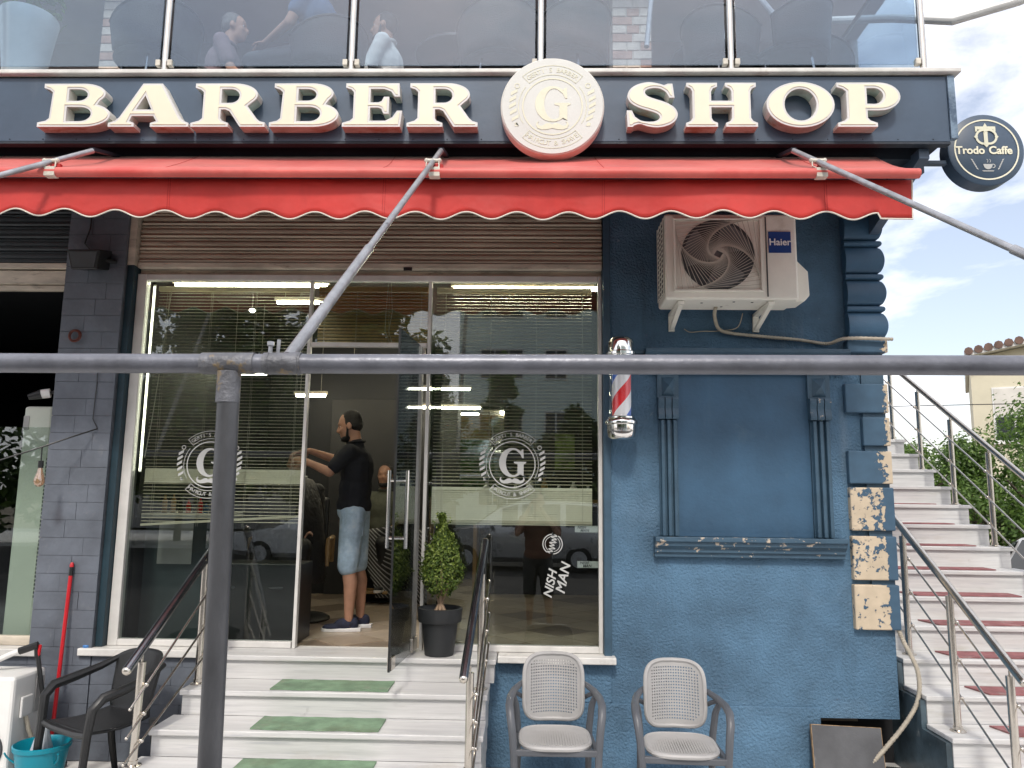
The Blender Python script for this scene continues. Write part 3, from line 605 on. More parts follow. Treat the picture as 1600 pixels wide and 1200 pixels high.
# open glass door, swung out over the steps
HX, HY = -.752, .045; ang = math.atan2(-.655-HY, -.803-HX)
du = Vector((math.cos(ang), math.sin(ang), 0)); dv = Vector((-du.y, du.x, 0))
def dpt(u, v, z): return Vector((HX, HY, 0))+du*u+dv*v+Vector((0, 0, z))
def dbox(m, u0, u1, v0, v1, z0, z1):
    return m.add([dpt(u, v, z) for z in (z0, z1) for u, v in ((u0, v0), (u1, v0), (u1, v1), (u0, v1))], [(0,3,2,1),(4,5,6,7),(0,1,5,4),(1,2,6,5),(2,3,7,6),(3,0,4,7)])
door = dbox(MB(), .02, .70, -.005, .005, .712, 2.72).build('glass_door', M['doorglass'], B)
m = MB()
for s in (-1, 1):
    m.tube([dpt(.615, s*.055, 1.40), dpt(.615, s*.055, 1.86)], .0125, 12)
for z in (1.46, 1.80): m.tube([dpt(.615, -.055, z), dpt(.615, .055, z)], .009, 10)
m.build('pull_handle', M['chrome'], door, smooth=True)
for z0, z1 in ((.716, .80), (2.64, 2.715)): dbox(MB(), .01, .15, -.014, .014, z0, z1).build('hinge_plate', M['steel'], door, bev=.003)
dbox(MB(), .60, .685, -.014, .014, .716, .79).build('corner_fitting', M['steel'], door, bev=.003)
dbox(MB(), .695, .703, -.006, .006, .713, 2.719).build('glass_edge', M['black'], door)
# second leaf, folded back beside the right window inside the shop
MB().box(-.70, -.692, .10, .62, .712, 2.72).build('glass_leaf', M['doorglass'], B)

# neighbouring shop front on the left
nf = MB(); nf.box(-6.3, -3.30, .036, .094, 3.17, 3.27); nf.box(-3.335, -3.29, .036, .094, .69, 3.17); nf.box(-6.3, -3.336, .037, .093, .69, .75)
nf.box(-6.3, -3.336, .05, .1, 3.13, 3.165)
nw = nf.build('neighbour_window', M['aludirty'], B, bev=.004)
MB().box(-6.3, -3.336, .062, .068, .751, 2.15).build('pane', M['shopglass'], nw)

# ================================================================== shop interior
fl = props(MB().box(-2.84, 2.13, .09, 7.85, .3, FZ-.006).build('floor', M['tilefloor'][2]), kind='structure')
props(MB().box(-6.5, -3.05, .09, 7.85, .3, FZ-.006).build('neighbour_floor', M['grout']), kind='structure')
t0 = {}; s_ = .36; k = 0
rot = R(45)
for i in range(-14, 24):
    for j in range(-14, 24):
        x = -1.3+(i-j)*s_*math.sin(rot); y = .5+(i+j)*s_*math.cos(rot)
        if not (-2.84+.26 < x < 1.0 and .36 < y < 4.2): continue
        mi = 1 if (i+2*j) % 5 else 2
        mi = 0 if (i*3+j) % 4 == 0 else mi
        if mi not in t0:
            h = s_/2-.003
            t0[mi] = MB().box(-h, h, -h, h, 0, .006).build('floor_tile', M['tilefloor'][mi], fl)
            o = t0[mi]; o.location = Vector((x, y, FZ-.006))-worldof(fl); WORLD[o.name] = Vector((x, y, FZ-.006))
        else: o = dup(t0[mi], (x, y, FZ-.006), fl)
        o.rotation_euler = (0, 0, rot)
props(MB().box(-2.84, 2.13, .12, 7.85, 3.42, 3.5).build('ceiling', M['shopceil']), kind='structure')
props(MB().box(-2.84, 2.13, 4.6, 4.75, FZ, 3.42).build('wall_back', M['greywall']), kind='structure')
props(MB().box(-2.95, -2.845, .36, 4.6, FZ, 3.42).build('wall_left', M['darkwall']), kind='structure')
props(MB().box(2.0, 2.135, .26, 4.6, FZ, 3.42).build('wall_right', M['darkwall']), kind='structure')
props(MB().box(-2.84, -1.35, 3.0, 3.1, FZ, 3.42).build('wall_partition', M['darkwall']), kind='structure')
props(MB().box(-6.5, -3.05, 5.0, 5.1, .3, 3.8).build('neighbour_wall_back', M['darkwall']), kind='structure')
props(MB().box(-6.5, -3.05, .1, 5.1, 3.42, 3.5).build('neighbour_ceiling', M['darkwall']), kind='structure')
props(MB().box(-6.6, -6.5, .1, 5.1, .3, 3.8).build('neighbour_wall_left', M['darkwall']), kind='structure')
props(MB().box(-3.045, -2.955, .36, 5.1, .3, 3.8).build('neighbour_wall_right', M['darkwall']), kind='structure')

# lit ceiling lamps
def tube_lamp(a, b, label, r=.014, hang=True):
    a = Vector(a); b = Vector(b); t = thing('tube_lamp', label, 'lamp', tuple((a+b)/2), 'lit tube lamps in the barber shop')
    MB().cyl(a, b, r, 10).build('tube', M['tubelamp'], t, smooth=True)
    MB().box(min(a.x, b.x)-.02, max(a.x, b.x)+.02, a.y-.02, a.y+.02, a.z+r+.002, a.z+r+.03).build('housing', M['aludirty'], t)
    if hang:
        m = MB()
        for f in (.15, .85):
            p = a.lerp(b, f); m.cyl(p+Vector((0, 0, r+.03)), Vector((p.x, p.y, 3.425)), .002, 5)
        m.build('suspension_wire', M['cord'], t)
for a, b, y, z, lb in ((-2.66, -1.53, .30, 3.24, 'lit tube lamp above the left window blind'), (-.58, .47, .28, 3.22, 'lit tube lamp above the right window blind'),
    (-2.13, -1.70, 1.0, 3.29, 'short lit lamp behind the upper part of left blind'), (-1.9, -.9, 2.2, 3.02, 'lit tube lamp hanging just above the open door'),
    (-1.72, -.72, 3.6, 2.93, 'upper of two lit lamps deep behind the door'), (-1.58, -.7, 4.2, 2.78, 'lower of two lit lamps deep behind the door'),
    (-2.75, -2.4, 1.6, 2.78, 'lit lamp deep behind left emblem blind'), (-2.4, -2.1, 2.5, 2.70, 'small lit lamp seen right of grey post behind blind')):
    tube_lamp((a, y, z), (b, y, z), lb)
sp = thing('spot_lamp', 'round lit spot lamp glowing behind the left blind', 'lamp', (-2.15, .5, 3.1))
MB().ell((-2.15, .5, 3.1), (.022, .022, .014)).build('bulb', M['spot'], sp, smooth=True)
MB().cyl((-2.15, .5, 3.115), (-2.15, .5, 3.42), .006, 8).build('stem', M['black'], sp)
ls = thing('led_strip', 'lit LED strip running down inside the left window frame', 'lamp', (-2.72, .10, 1.9))
m = MB()
for i in range(66): m.box(-2.724, -2.714, .101, .106, 1.86+i*.02, 1.874+i*.02)
m.build('diodes', M['led'], ls)['kind'] = 'stuff'
MB().box(-2.73, -2.71, .107, .112, 1.85, 3.19).build('strip', M['white'], ls)

# venetian blinds
def blind(x0, x1, z0, z1, y, tilt, label, mat, stack=None, bottom=0, gapz=None):
    t = thing('venetian_blind', label, 'blind', ((x0+x1)/2, y, z0))
    m = MB(); z = z1-.05; p = .0235
    while z > z0+.02:
        if not (stack and stack[0] < z < stack[1]):
            tt = tilt*(1 if not gapz or z > gapz else .35)
            c, s = math.cos(tt)*.0125, math.sin(tt)*.0125
            m.add([(x0, y-c, z-s), (x1, y-c, z-s), (x1, y, z+.0022), (x0, y, z+.0022), (x1, y+c, z+s), (x0, y+c, z+s)], [(0, 1, 2, 3), (3, 2, 4, 5)])
        z -= p
    o = m.build('slats', mat, t); o['kind'] = 'stuff'
    if stack:
        m = MB(); z = stack[0]
        while z < stack[1]:
            c, s = math.cos(1.1)*.0125, math.sin(1.1)*.0125
            m.add([(x0, y-c, z-s), (x1, y-c, z-s), (x1, y, z), (x0, y, z), (x1, y+c, z+s), (x0, y+c, z+s)], [(0, 1, 2, 3), (3, 2, 4, 5)]); z += .0155
        o = m.build('closed_slats', M['blindpale'], t); o['kind'] = 'stuff'
    MB().box(x0, x1, y-.015, y+.015, z1-.035, z1).build('head_rail', mat, t)
    m = MB(); m.add([(x0, y-.012, z0), (x1, y-.012, z0+bottom), (x1, y+.012, z0+bottom), (x0, y+.012, z0), (x0, y-.012, z0+.016), (x1, y-.012, z0+.016+bottom), (x1, y+.012, z0+.016+bottom), (x0, y+.012, z0+.016)], [(0,3,2,1),(4,5,6,7),(0,1,5,4),(1,2,6,5),(2,3,7,6),(3,0,4,7)])
    m.build('bottom_rail', mat, t)
    m = MB()
    for k in range(4):
        x = x0+(x1-x0)*(.06+.88*k/3)
        for dy in (-.014, .014): m.cyl((x, y+dy, z0), (x, y+dy, z1), .0011, 4)
    m.build('ladder_cords', M['cord'], t)
    return t
blind(-2.70, -1.60, 1.48, 3.185, .145, .16, 'half-open beige venetian blind behind the left shop window', M['blind'], stack=(1.79, 1.87), bottom=.07)
blind(-.685, .42, 1.53, 3.185, .145, .30, 'venetian blind behind right shop window with closed beige lower slats', M['blind'], stack=(1.53, 1.775))
blind(-1.53, -.745, 2.75, 3.185, .13, .95, 'closed brown venetian blind over the open door', M['blinddark'])
bc = MB()
bc.tube([(-2.60, .118, 3.15), (-2.63, .118, 2.7), (-2.67, .118, 2.2), (-2.70, .118, 1.95)], .003, 6)
props(bc.build('pull_cord', M['cord']), 'white pull cord hanging at left edge of left blind', 'cord')
bc = MB()
for d in (-.02, .025): bc.tube([(-1.02+d*.4, .10, 3.22), (-1.02+d, .10, 3.0), (-1.03+d*.6, .10, 2.86), (-1.0+d*.3, .10, 2.775)], .0025, 6)
props(bc.build('pull_cord', M['cord']), 'looped pull cord hanging in front of brown door blind', 'cord')
# ================================================================== BARBER SHOP sign
def bowl(x, cy, rx, ry, n=14): return arc(x, cy, rx, ry, -90, 90, n)
def glyph(c):
    """slab-serif capitals, height 1, as outline + holes"""
    if c == 'B':
        o = [(0, 0), (.98, 0)]+arc(.98, .275, .55, .275, -90, 62, 12)+arc(.93, .765, .47, .235, -38, 90, 12)+[(.08, 1), (.08, .90), (.2, .86), (.27, .80), (.24, .2), (.17, .14), (0, .10)]
        return [o, [(.62, .60)]+bowl(.82, .735, .20, .135)+[(.62, .87)], [(.60, .13)]+bowl(.88, .295, .24, .165)+[(.60, .46)]]
    if c == 'A':
        o = [(0, 0), (.58, 0), (.58, .09), (.47, .13), (.52, .25), (1.00, .25), (1.07, .13), (.94, .09), (.94, 0), (1.80, 0), (1.80, .09), (1.68, .14), (1.60, .22), (1.16, 1), (.72, 1), (.24, .22), (.15, .14), (0, .09)]
        return [o, [(.60, .40), (.94, .40), (.79, .72)]]
    if c == 'R':
        o = [(0, 0), (.84, 0), (.84, .09), (.70, .14), (.66, .20), (.66, .40), (.76, .40), (.85, .36), (1.10, 0), (1.66, 0), (1.66, .10), (1.54, .13), (1.46, .20), (1.25, .48)]+arc(.95, .735, .52, .265, -40, 90, 12)+[(.06, 1), (.06, .90), (.18, .86), (.25, .80), (.25, .20), (.18, .14), (0, .09)]
        return [o, [(.66, .55)]+bowl(.86, .71, .20, .16)+[(.66, .87)]]
    if c == 'E':
        o = [(0, 0), (1.30, 0), (1.34, .37), (1.22, .37), (1.12, .22), (.96, .14), (.62, .14), (.62, .44), (.80, .44), (.87, .41), (.92, .30), (1.04, .30), (1.04, .69), (.92, .69), (.87, .59), (.80, .56), (.62, .56), (.62, .87), (.92, .87), (1.08, .81), (1.16, .69), (1.28, .69), (1.26, 1), (.06, 1), (.06, .90), (.18, .86), (.24, .80), (.24, .20), (.17, .14), (0, .09)]
        return [o]
    if c == 'H':
        half = [(0, 0), (.72, 0), (.72, .09), (.60, .14), (.56, .20), (.56, .44)]
        o = [(0, 0), (.72, 0), (.72, .09), (.62, .13), (.58, .2), (.58, .44), (1.04, .44), (1.04, .2), (1.0, .13), (.90, .09), (.90, 0), (1.62, 0), (1.62, .09), (1.52, .13), (1.47, .2), (1.47, .8), (1.51, .87), (1.60, .91), (1.60, 1), (.90, 1), (.90, .91), (1.0, .87), (1.04, .8), (1.04, .59), (.58, .59), (.58, .8), (.62, .87), (.72, .91), (.72, 1), (.02, 1), (.02, .91), (.11, .87), (.15, .8), (.15, .2), (.10, .13), (0, .09)]
        return [o]
    if c == 'O':
        return [arc(.77, .5, .77, .515, 0, 360, 40)[:-1], arc(.77, .5, .36, .36, 0, 360, 32)[:-1]]
    if c == 'P':
        o = [(0, 0), (.92, 0), (.92, .09), (.76, .14), (.70, .20), (.70, .37)]+arc(.98, .685, .50, .315, -90, 90, 14)+[(.0, 1), (.0, .90), (.14, .86), (.22, .80), (.22, .20), (.15, .14), (0, .09)]
        return [o, [(.70, .52)]+bowl(.86, .695, .22, .18)+[(.70, .875)]]
    if c == 'S':
        key = [(.98, .985), (1.02, .66), (.91, .66), None, (.84, .79), (.72, .87), (.56, .885), (.42, .84), (.40, .76), (.47, .69), (.62, .63), (.82, .56), (1.0, .45), (1.08, .30), (1.04, .15), (.90, .04), (.68, -.02), (.46, 0), (.29, .055), (.17, .03), None, (.12, -.01), (.02, -.01), (.0, .37), (.11, .37), None, (.18, .22), (.32, .13), (.52, .11), (.66, .15), (.70, .23), (.62, .31), (.45, .37), (.25, .44), (.08, .55), (.02, .70), (.08, .86), (.24, .97), (.46, 1.02), (.66, .995), (.80, .95), None, (.88, .985)]
        out_, run = [], []
        def flush(run):
            if len(run) < 3: return list(run)
            r_ = []
            for i in range(len(run)-1):
                p0, p1, p2, p3 = run[max(0, i-1)], run[i], run[i+1], run[min(len(run)-1, i+2)]
                for k in range(4):
                    t = k/4; r_.append(tuple(.5*((2*p1[q])+(p2[q]-p0[q])*t+(2*p0[q]-5*p1[q]+4*p2[q]-p3[q])*t*t+(3*p1[q]-p0[q]-3*p2[q]+p3[q])*t**3) for q in (0, 1)))
            return r_+[run[-1]]
        curve_ = False
        for q in key+[None]:
            if q is None: out_ += flush(run) if curve_ else run; run = []; curve_ = not curve_
            else: run.append(q)
        return [out_]
        cl = arc(.60, .735, .36, .165, 20, 90, 6)+arc(.56, .735, .40, .165, 96, 235, 10)+[(.56, .51)]+arc(.62, .285, .38, .165, 45, -90, 10)+arc(.55, .285, .40, .165, -96, -165, 6)
        n = len(cl); L_, R_ = [], []
        for i, p in enumerate(cl):
            a = cl[max(0, i-1)]; b = cl[min(n-1, i+1)]; dx, dy = b[0]-a[0], b[1]-a[1]; l = math.hypot(dx, dy) or 1
            t = i/(n-1); wv = (.085+.115*math.sin(PI*t)**1.5)
            wx, wy = wv*1.35, wv*.95
            L_.append((p[0]-dy/l*wx, p[1]+dx/l*wy)); R_.append((p[0]+dy/l*wx, p[1]-dx/l*wy))
        return [L_+[(.14, .34), (.03, .36), (.0, -.01), (.09, -.0)][0:0]+R_[::-1]]
    if c == 'G':
        o = arc(.5, .5, .5, .52, 32, 328, 36)
        o = [(.90, .70), (.86, .95)]
        outer = arc(.50, .5, .50, .52, 48, 312, 36); inner = arc(.55, .5, .33, .46, 318, 50, 30)
        pts = [(.93, .66), (.91, .98), (.85, .96), (.80, .90)]+outer+[(.80, .09), (.93, .02), (.93, .44), (1.02, .48), (1.02, .53), (.56, .53), (.56, .48), (.70, .44), (.70, .12)]+arc(.55, .5, .29, .45, 292, 70, 26)+[(.80, .80), (.87, .66)]
        return [pts]
sign = thing('shop_sign', 'long navy sign board lettered BARBER SHOP in raised cream letters', 'sign', (-.4, -.83, 3.82))
bd = MB().box(-6.5, 2.462, -.85, -.802, 3.822, 4.236).build('board', M['navy'], sign, bev=.003)
bm_ = MB()
bm_.box(-6.5, 2.462, -.8515, -.80, 3.806, 3.8205)
bm_.build('lower_lip', M['navydark'], sign)
m = MB()
for i in range(28): m.ell((-3.2+i*.206, -.851, 3.835), (.004, .003, .004), nu=6, nv=4)
m.build('rivets', M['navydark'], sign)['kind'] = 'stuff'
LET = [('B', -2.985, -2.545), ('A', -2.553, -2.065), ('R', -2.053, -1.605), ('B', -1.580, -1.165), ('E', -1.143, -.785), ('R', -.757, -.335), ('S', .545, .845), ('H', .893, 1.312), ('O', 1.365, 1.762), ('P', 1.776, 2.146)]
ZL, HL = 3.874, .277
for idx, (c, x0, x1) in enumerate(LET):
    gl = glyph(c); xs = [p[0] for lp in gl for p in lp]; a, b = min(xs), max(xs); ys = [p[1] for lp in gl for p in lp]
    sx = (x1-x0)/(b-a); y0_, y1_ = min(ys), max(ys); sy = HL/(y1_-y0_) if c not in 'OS' else HL*1.03/(y1_-y0_)
    zz = ZL-(.004 if c in 'OS' else 0)
    lp2 = [[((p[0]-a)*sx, (p[1]-y0_)*sy) for p in lp] for lp in gl]
    vs_, fs_ = shape(lp2, .036, 0)
    mm = MB(); mm.add(vs_, fs_, face_front(x0, -.888, zz))
    lo = mm.build('letter', [M['letter'], M['lettertintdirt']], sign, bev=.003)
    lo['label'] = 'raised cream letter %s' % c
    for p in lo.data.polygons:                       # stain and counter-tint for red awning bounce on every underside
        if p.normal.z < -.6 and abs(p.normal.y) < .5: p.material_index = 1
    vs_, fs_ = shape(lp2, .004, -.0005)
    MB().add(vs_, fs_, face_front(x0, -.928, zz)).build('letter_rim', M['lrim'], lo)
    vs_, fs_ = shape(lp2, .003, -.0135)
    MB().add(vs_, fs_, face_front(x0, -.9325, zz)).build('letter_face', M['lface'], lo)

# ------------------------------------------------------------------ emblem artwork, used on the disc and the window films
def ring(m, r0, r1, Mx, a0=0, a1=360, n=48, t=.001):
    k = n+1; vs = []; fs = []
    for i in range(k):
        a = R(a0+(a1-a0)*i/n)
        for r_ in (r0, r1): vs.append((r_*math.cos(a), r_*math.sin(a), t))
    fs = [(2*i, 2*i+1, 2*i+3, 2*i+2) for i in range(n)]
    m.add(vs, fs, Mx)
def arc_text(m, s, r, a_mid, step, size, Mx, flip=False, off=.0):
    n = len(s)
    for i, ch in enumerate(s):
        if ch == ' ': continue
        a = a_mid+(i-(n-1)/2)*step*(1 if flip else -1)
        vs_, fs_ = text(ch, size, .0006, off)
        rot = R(a-90) if not flip else R(a+90)
        m.add(vs_, fs_, Mx @ Matrix.Translation((r*math.cos(R(a)), r*math.sin(R(a)), .0006)) @ Matrix.Rotation(rot, 4, 'Z'))
def emblem(r, Mx, parent, mat, faded=False):
    """parts: rings, banners, lettering, initial, moustache, two barber poles"""
    m = MB()
    ring(m, .655*r, .685*r, Mx); 
    for a0, a1 in ((-32, 38), (142, 212)): ring(m, .76*r, .775*r, Mx, a0, a1, 20)
    m.build('ring', mat, parent)
    for nm, am, half, s_, flip in (('banner', 90, 43, "GERTI'S BARBER", False), ('banner', 270, 42, 'HAIRCUT & SHAVE', True)):
        m = MB()
        for r0, r1 in ((.76, .775), (.985, 1.0)): ring(m, r0*r, r1*r, Mx, am-half, am+half, 24)
        for a in (am-half, am+half): ring(m, .76*r, 1.0*r, Mx, a-.45, a+.45, 1)
        b = m.build(nm, mat, parent)
        m = MB(); arc_text(m, s_, (.83 if not flip else .925)*r, am, 5.7 if not flip else 5.4, .155*r, Mx, flip, 0)
        m.build('lettering', mat, b)
    g = [[((p[0]-.5)*.78*r, (p[1]-.5)*.82*r+.06*r) for p in lp] for lp in glyph('G')]
    vs_, fs_ = shape(g, .0006); MB().add(vs_, fs_, Mx @ Matrix.Translation((0, 0, .0008))).build('initial', mat, parent)
    half = [(0, -.44), (.06, -.40), (.14, -.41), (.24, -.47), (.31, -.45), (.33, -.40), (.30, -.36), (.345, -.375), (.37, -.44), (.33, -.52), (.24, -.555), (.12, -.55), (0, -.52)]
    ms = [(x*r, y*r) for x, y in half]+[(-x*r, y*r) for x, y in half[::-1][1:-1]]
    vs_, fs_ = shape([ms], .0006); MB().add(vs_, fs_, Mx @ Matrix.Translation((0, 0, .0008))).build('moustache', mat, parent)
    for s in (-1, 1):
        m = MB()
        for i in range(5):
            z = -.36+i*.155; cx = s*(.90-.10*((z)/.45)**2)
            m.add([((cx-.075)*r, z*r, .0008), ((cx+.075)*r, (z+.09)*r, .0008), ((cx+.075)*r, (z+.17)*r, .0008), ((cx-.075)*r, (z+.08)*r, .0008)], [(0, 1, 2, 3)], Mx)
        ring(m, .045*r, .065*r, Mx @ Matrix.Translation((s*.80*r, .50*r, 0)), n=16)
        m.add([((s*.80-.05)*r, -.47*r, .0008), ((s*.80+.05)*r, -.47*r, .0008), ((s*.86)*r, -.40*r, .0008), ((s*.80)*r, -.38*r, .0008)], [(0, 1, 2, 3)], Mx)
        m.build('barber_pole_print', mat, parent)
ds = thing('disc_sign', 'large round pale sign with faded G emblem between BARBER and SHOP', 'sign', (.107, -.87, 3.69))
MB().lathe([(.30, 0), (.306, .004), (.306, .082), (.300, .088)], (.107, -.852, 4.0), 'y', 64).build('drum', [M['letter']], ds, smooth=True, sharp=40)
m = MB(); m.lathe([(.3, 0), (.298, .003)], (.107, -.9405, 4.0), 'y', 64); m.build('face', M['disc'], ds)
emblem(.262, face_front(.107, -.9445, 3.995), ds, M['discprint'])

# ------------------------------------------------------------------ round cafe sign on the corner
tr = thing('cafe_sign', 'round navy hanging sign reading Trodo Caffe on building corner', 'sign', (2.79, -.6, 3.62))
TX, TY, TZ, TRr = 2.790, -.60, 3.866, .232
MB().lathe([(TRr-.01, 0), (TRr, .006), (TRr, .104), (TRr-.008, .11)], (TX, TY+.06, TZ), 'y', 56).build('drum', M['navy'], tr, smooth=True, sharp=40)
Mx = face_front(TX, TY-.0515, TZ)
m = MB(); ring(m, .188, .197, Mx, n=64); m.build('ring', M['lface'], tr)
for wd_, sgn_ in (('Trodo', -1), ('Caffe', 1)):
    vs_, fs_ = text(wd_, .069, .0015, .0018, .98); wx_ = [v[0] for v in vs_]
    MB().add(vs_, fs_, Mx @ Matrix.Translation(((-.013-max(wx_)) if sgn_ < 0 else (.013-min(wx_)), -.028, .0015))).build('word', M['lface'], tr)
m = MB()                                             # interlaced monogram with crown points
vs_, fs_ = shape([[(-.012, 0), (-.02, -.012), (.02, -.012), (.012, 0), (.012, .085), (.05, .085), (.05, .072), (.062, .072), (.062, .105), (.012, .105), (0, .128), (-.012, .105), (-.062, .105), (-.062, .072), (-.05, .072), (-.05, .085), (-.012, .085)]], .0012)
m.add(vs_, fs_, Mx @ Matrix.Translation((0, .045, .0015)))
ring(m, .038, .052, Mx @ Matrix.Translation((-.012, .082, .0015)), 60, 300, 24); ring(m, .038, .052, Mx @ Matrix.Translation((.018, .082, .0035)), -130, 130, 24)
for a in (-.06, .065): m.add([(a-.012, .082, .004), (a, .068, .004), (a+.012, .082, .004), (a, .096, .004)], [(0, 1, 2, 3)], Mx)
m.add([(-.02, .036, .004), (0, .012, .004), (.02, .036, .004), (0, .052, .004)], [(0, 1, 2, 3)], Mx)
m.build('monogram', M['discprint'], tr)
m = MB(); cup = [(-.028, -.095), (.028, -.095)]+arc(0, -.095, .028, .034, 0, -180, 10)
vs_, fs_ = shape([cup], .001); m.add(vs_, fs_, Mx @ Matrix.Translation((0, 0, .0015)))
ring(m, .009, .014, Mx @ Matrix.Translation((.031, -.107, .001)), -110, 110, 10); m.add([(-.038, -.136, .001), (.038, -.136, .001), (.03, -.142, .001), (-.03, -.142, .001)], [(0, 3, 2, 1)], Mx)
for dx in (-.010, .006): ring(m, .010, .013, Mx @ Matrix.Translation((dx, -.074, .001)), -60, 70, 6)
for s in (-1, 1):
    for i in range(5):
        cx, cy = s*(.058+.007*i), -.132+.014*i
        for q in (-1, 1):
            m.add([(cx, cy, .001), (cx+s*.004+q*.006, cy+.006, .001), (cx+s*.006+q*.011, cy+.017, .001), (cx+q*.004, cy+.012, .001)], [(0, 1, 2, 3), (3, 2, 1, 0)][:1], Mx)
m.build('cup_print', M['decal'], tr)
MB().box(2.40, 2.60, TY-.01, TY+.03, 3.79, 3.815).box(2.385, 2.41, TY-.04, TY+.06, 3.72, 3.85).build('bracket', M['navy'], tr, bev=.003)

# ================================================================== red awning
aw = thing('awning', 'long red cloth awning with scalloped white-edged valance under the sign', 'awning', (-.8, -1.05, 3.3))
AX0, AX1 = -4.1, 2.110; BY, BZ = -1.15, 3.492
def sag(x): return .006*math.sin(x*2.1+.4)+.004*math.sin(x*5.3)
def canopy(u, v):
    x = AX0+(AX1-AX0)*u; y = -.69+(BY+.69)*v; z = 3.80+(BZ+.026-3.80)*v
    return (x-.02*(1-v), y, z-.014*math.sin(PI*v)+sag(x)*math.sin(PI*v))
MB().grid(canopy, 120, 8).build('canopy', M['redfaded'], aw, smooth=True, sharp=0, solid=.003)
MB().tube([(AX0, BY, BZ), (AX1, BY, BZ)], .028, 18).build('front_bar', M['redfaded'], aw, smooth=True)
def wave(x): return 3.270+.022*math.cos(2*PI*(x+2.94)/.285)+.006*math.sin(x*1.7)
def val(u, v):
    x = AX0+(AX1-AX0-.012)*u; zb = wave(x) if x < 1.92 else min(wave(1.92), 3.26); zt = BZ-.012
    z = zt+(zb-zt)*v
    y = BY+.058+.004*v+.010*math.sin(x*3.1+1)*v+.005*math.sin(x*9.7+.5)*v
    return (x, y, z)
MB().grid(val, 420, 8).build('valance', M['red'], aw, smooth=True, sharp=0, solid=.0025)
pts = [Vector(val(i/419, 1)) for i in range(420)]
MB().tube(pts, .0045, 6).build('edge_piping', M['piping'], aw, smooth=True)
MB().tube([val(1, i/8) for i in range(9)], .005, 6).build('end_piping', M['piping'], aw, smooth=True)
for sx_ in (-3.3, -2.07, -.84, .39, 1.62):
    m = MB()
    for dx in (-.006, .006): m.tube([Vector(val((sx_+dx-AX0)/(AX1-AX0-.012), i/6))+Vector((0, -.0022, 0)) for i in range(7)], .0012, 4)
    u = (sx_-AX0)/(AX1-AX0)
    m.tube([Vector(canopy(u, i/6))+Vector((0, -.002, .003)) for i in range(7)], .0012, 4)
    m.build('seam', M['redseam'], aw)
# end board under the terrace slab, right of the awning
MB().prism([(-.80, 3.80), (-.80, 3.74), (-.1, 3.52), (0, 3.52), (0, 3.80)], 2.30, 2.36, 'x').build('haunch', M['navy'], B)

# ================================================================== pipe frame in front of the shop
pf = thing('pipe_frame', 'grey steel pipe frame with long horizontal rail standing before the shop', 'frame', (-.95, -2.8, 0))
PY = -2.8
MB().tube([(-5, PY, 2.114), (-1.5, PY, 2.123), (5.5, PY, 2.163)], .0315, 20).build('rail', M['pipe'], pf, smooth=True)
MB().tube([(-.935, PY, 0), (-.948, PY, .9), (-.965, PY, 2.09)], .0345, 20).build('post', M['pipelow'], pf, smooth=True)
MB().tube([(-1.055, PY, 2.126), (-.885, PY, 2.127)], .0352, 20).tube([(-.966, PY, 2.0), (-.967, PY, 2.10)], .0372, 20).build('tee_coupling', M['rustpipe'], pf, smooth=True)
MB().tube([(-.855, PY, 2.127), (-.735, PY, 2.1285)], .0355, 20).build('sleeve_coupling', M['rustpipe'], pf, smooth=True)
for x in (-.842, -.748): MB().tube([(x, PY, 2.128), (x+.006, PY, 2.128)], .037, 20).build('weld_bead', M['rustpipe'], pf, smooth=True)
br = []
for a, b, r_ in (((-.540, -.98, 3.702), (-.782, PY+.01, 2.15), .0185), ((-2.598, -.98, 3.70), (-4.0, PY, 2.13), .0185), ((1.492, -.98, 3.703), (2.264, PY, 2.16), .0185)):
    a = Vector(a); b = Vector(b)
    MB().tube([a, a.lerp(b, .62)], .0155, 14).tube([a.lerp(b, .62), b], .0205, 14).build('brace', M['galv'], pf, smooth=True)
    br.append((a, b))
    MB().bar(a+Vector((0, -.01, .004)), (a.x, -.71, 3.79), .03, .02).build('hanger', M['navydark'], pf)
m = MB(); m.tube([(-.835, PY-.01, 2.150), (-.835, PY-.01, 2.185)], .007, 8); m.tube([(-.835, PY-.01, 2.183), (-.835, PY-.01, 2.196)], .012, 6); m.tube([(-.815, PY, 2.15), (-.812, PY, 2.205)], .006, 8)
m.build('bolt', M['galv'], pf)
# clamps that tie the awning bar to the braces
for a, b in br:
    t = (a.y-BY)/(a.y-b.y); p = a.lerp(b, t)
    q = Vector((p.x+.012, BY, BZ))
    m = MB(); m.tube([p+Vector((-.035, 0, .006)), p+Vector((.035, 0, .006))], .012, 10)
    for s in (-1, 1):
        m.ell(p+Vector((s*.036, 0, .006)), (.013, .015, .015))
        m.tube([p+Vector((s*.034, -.008, .0)), p+Vector((s*.036, -.012, -.03)), q+Vector((s*.02, -.014, .02))], .0045, 6)
    m.box(q.x-.03, q.x+.03, BY-.027, BY+.02, BZ-.03, BZ+.024)
    m.build('bar_clamp', M['clampw'], aw, bev=.003)
    MB().tube([(q.x+.03, BY, BZ), (q.x+.062, BY, BZ)], .0245, 14).build('bar_joint', M['galv'], aw, smooth=True)
    MB().box(q.x-.012, q.x+.045, BY-.002, BY+.02, BZ+.03, BZ+.05).build('red_tab', M['redseam'], aw)

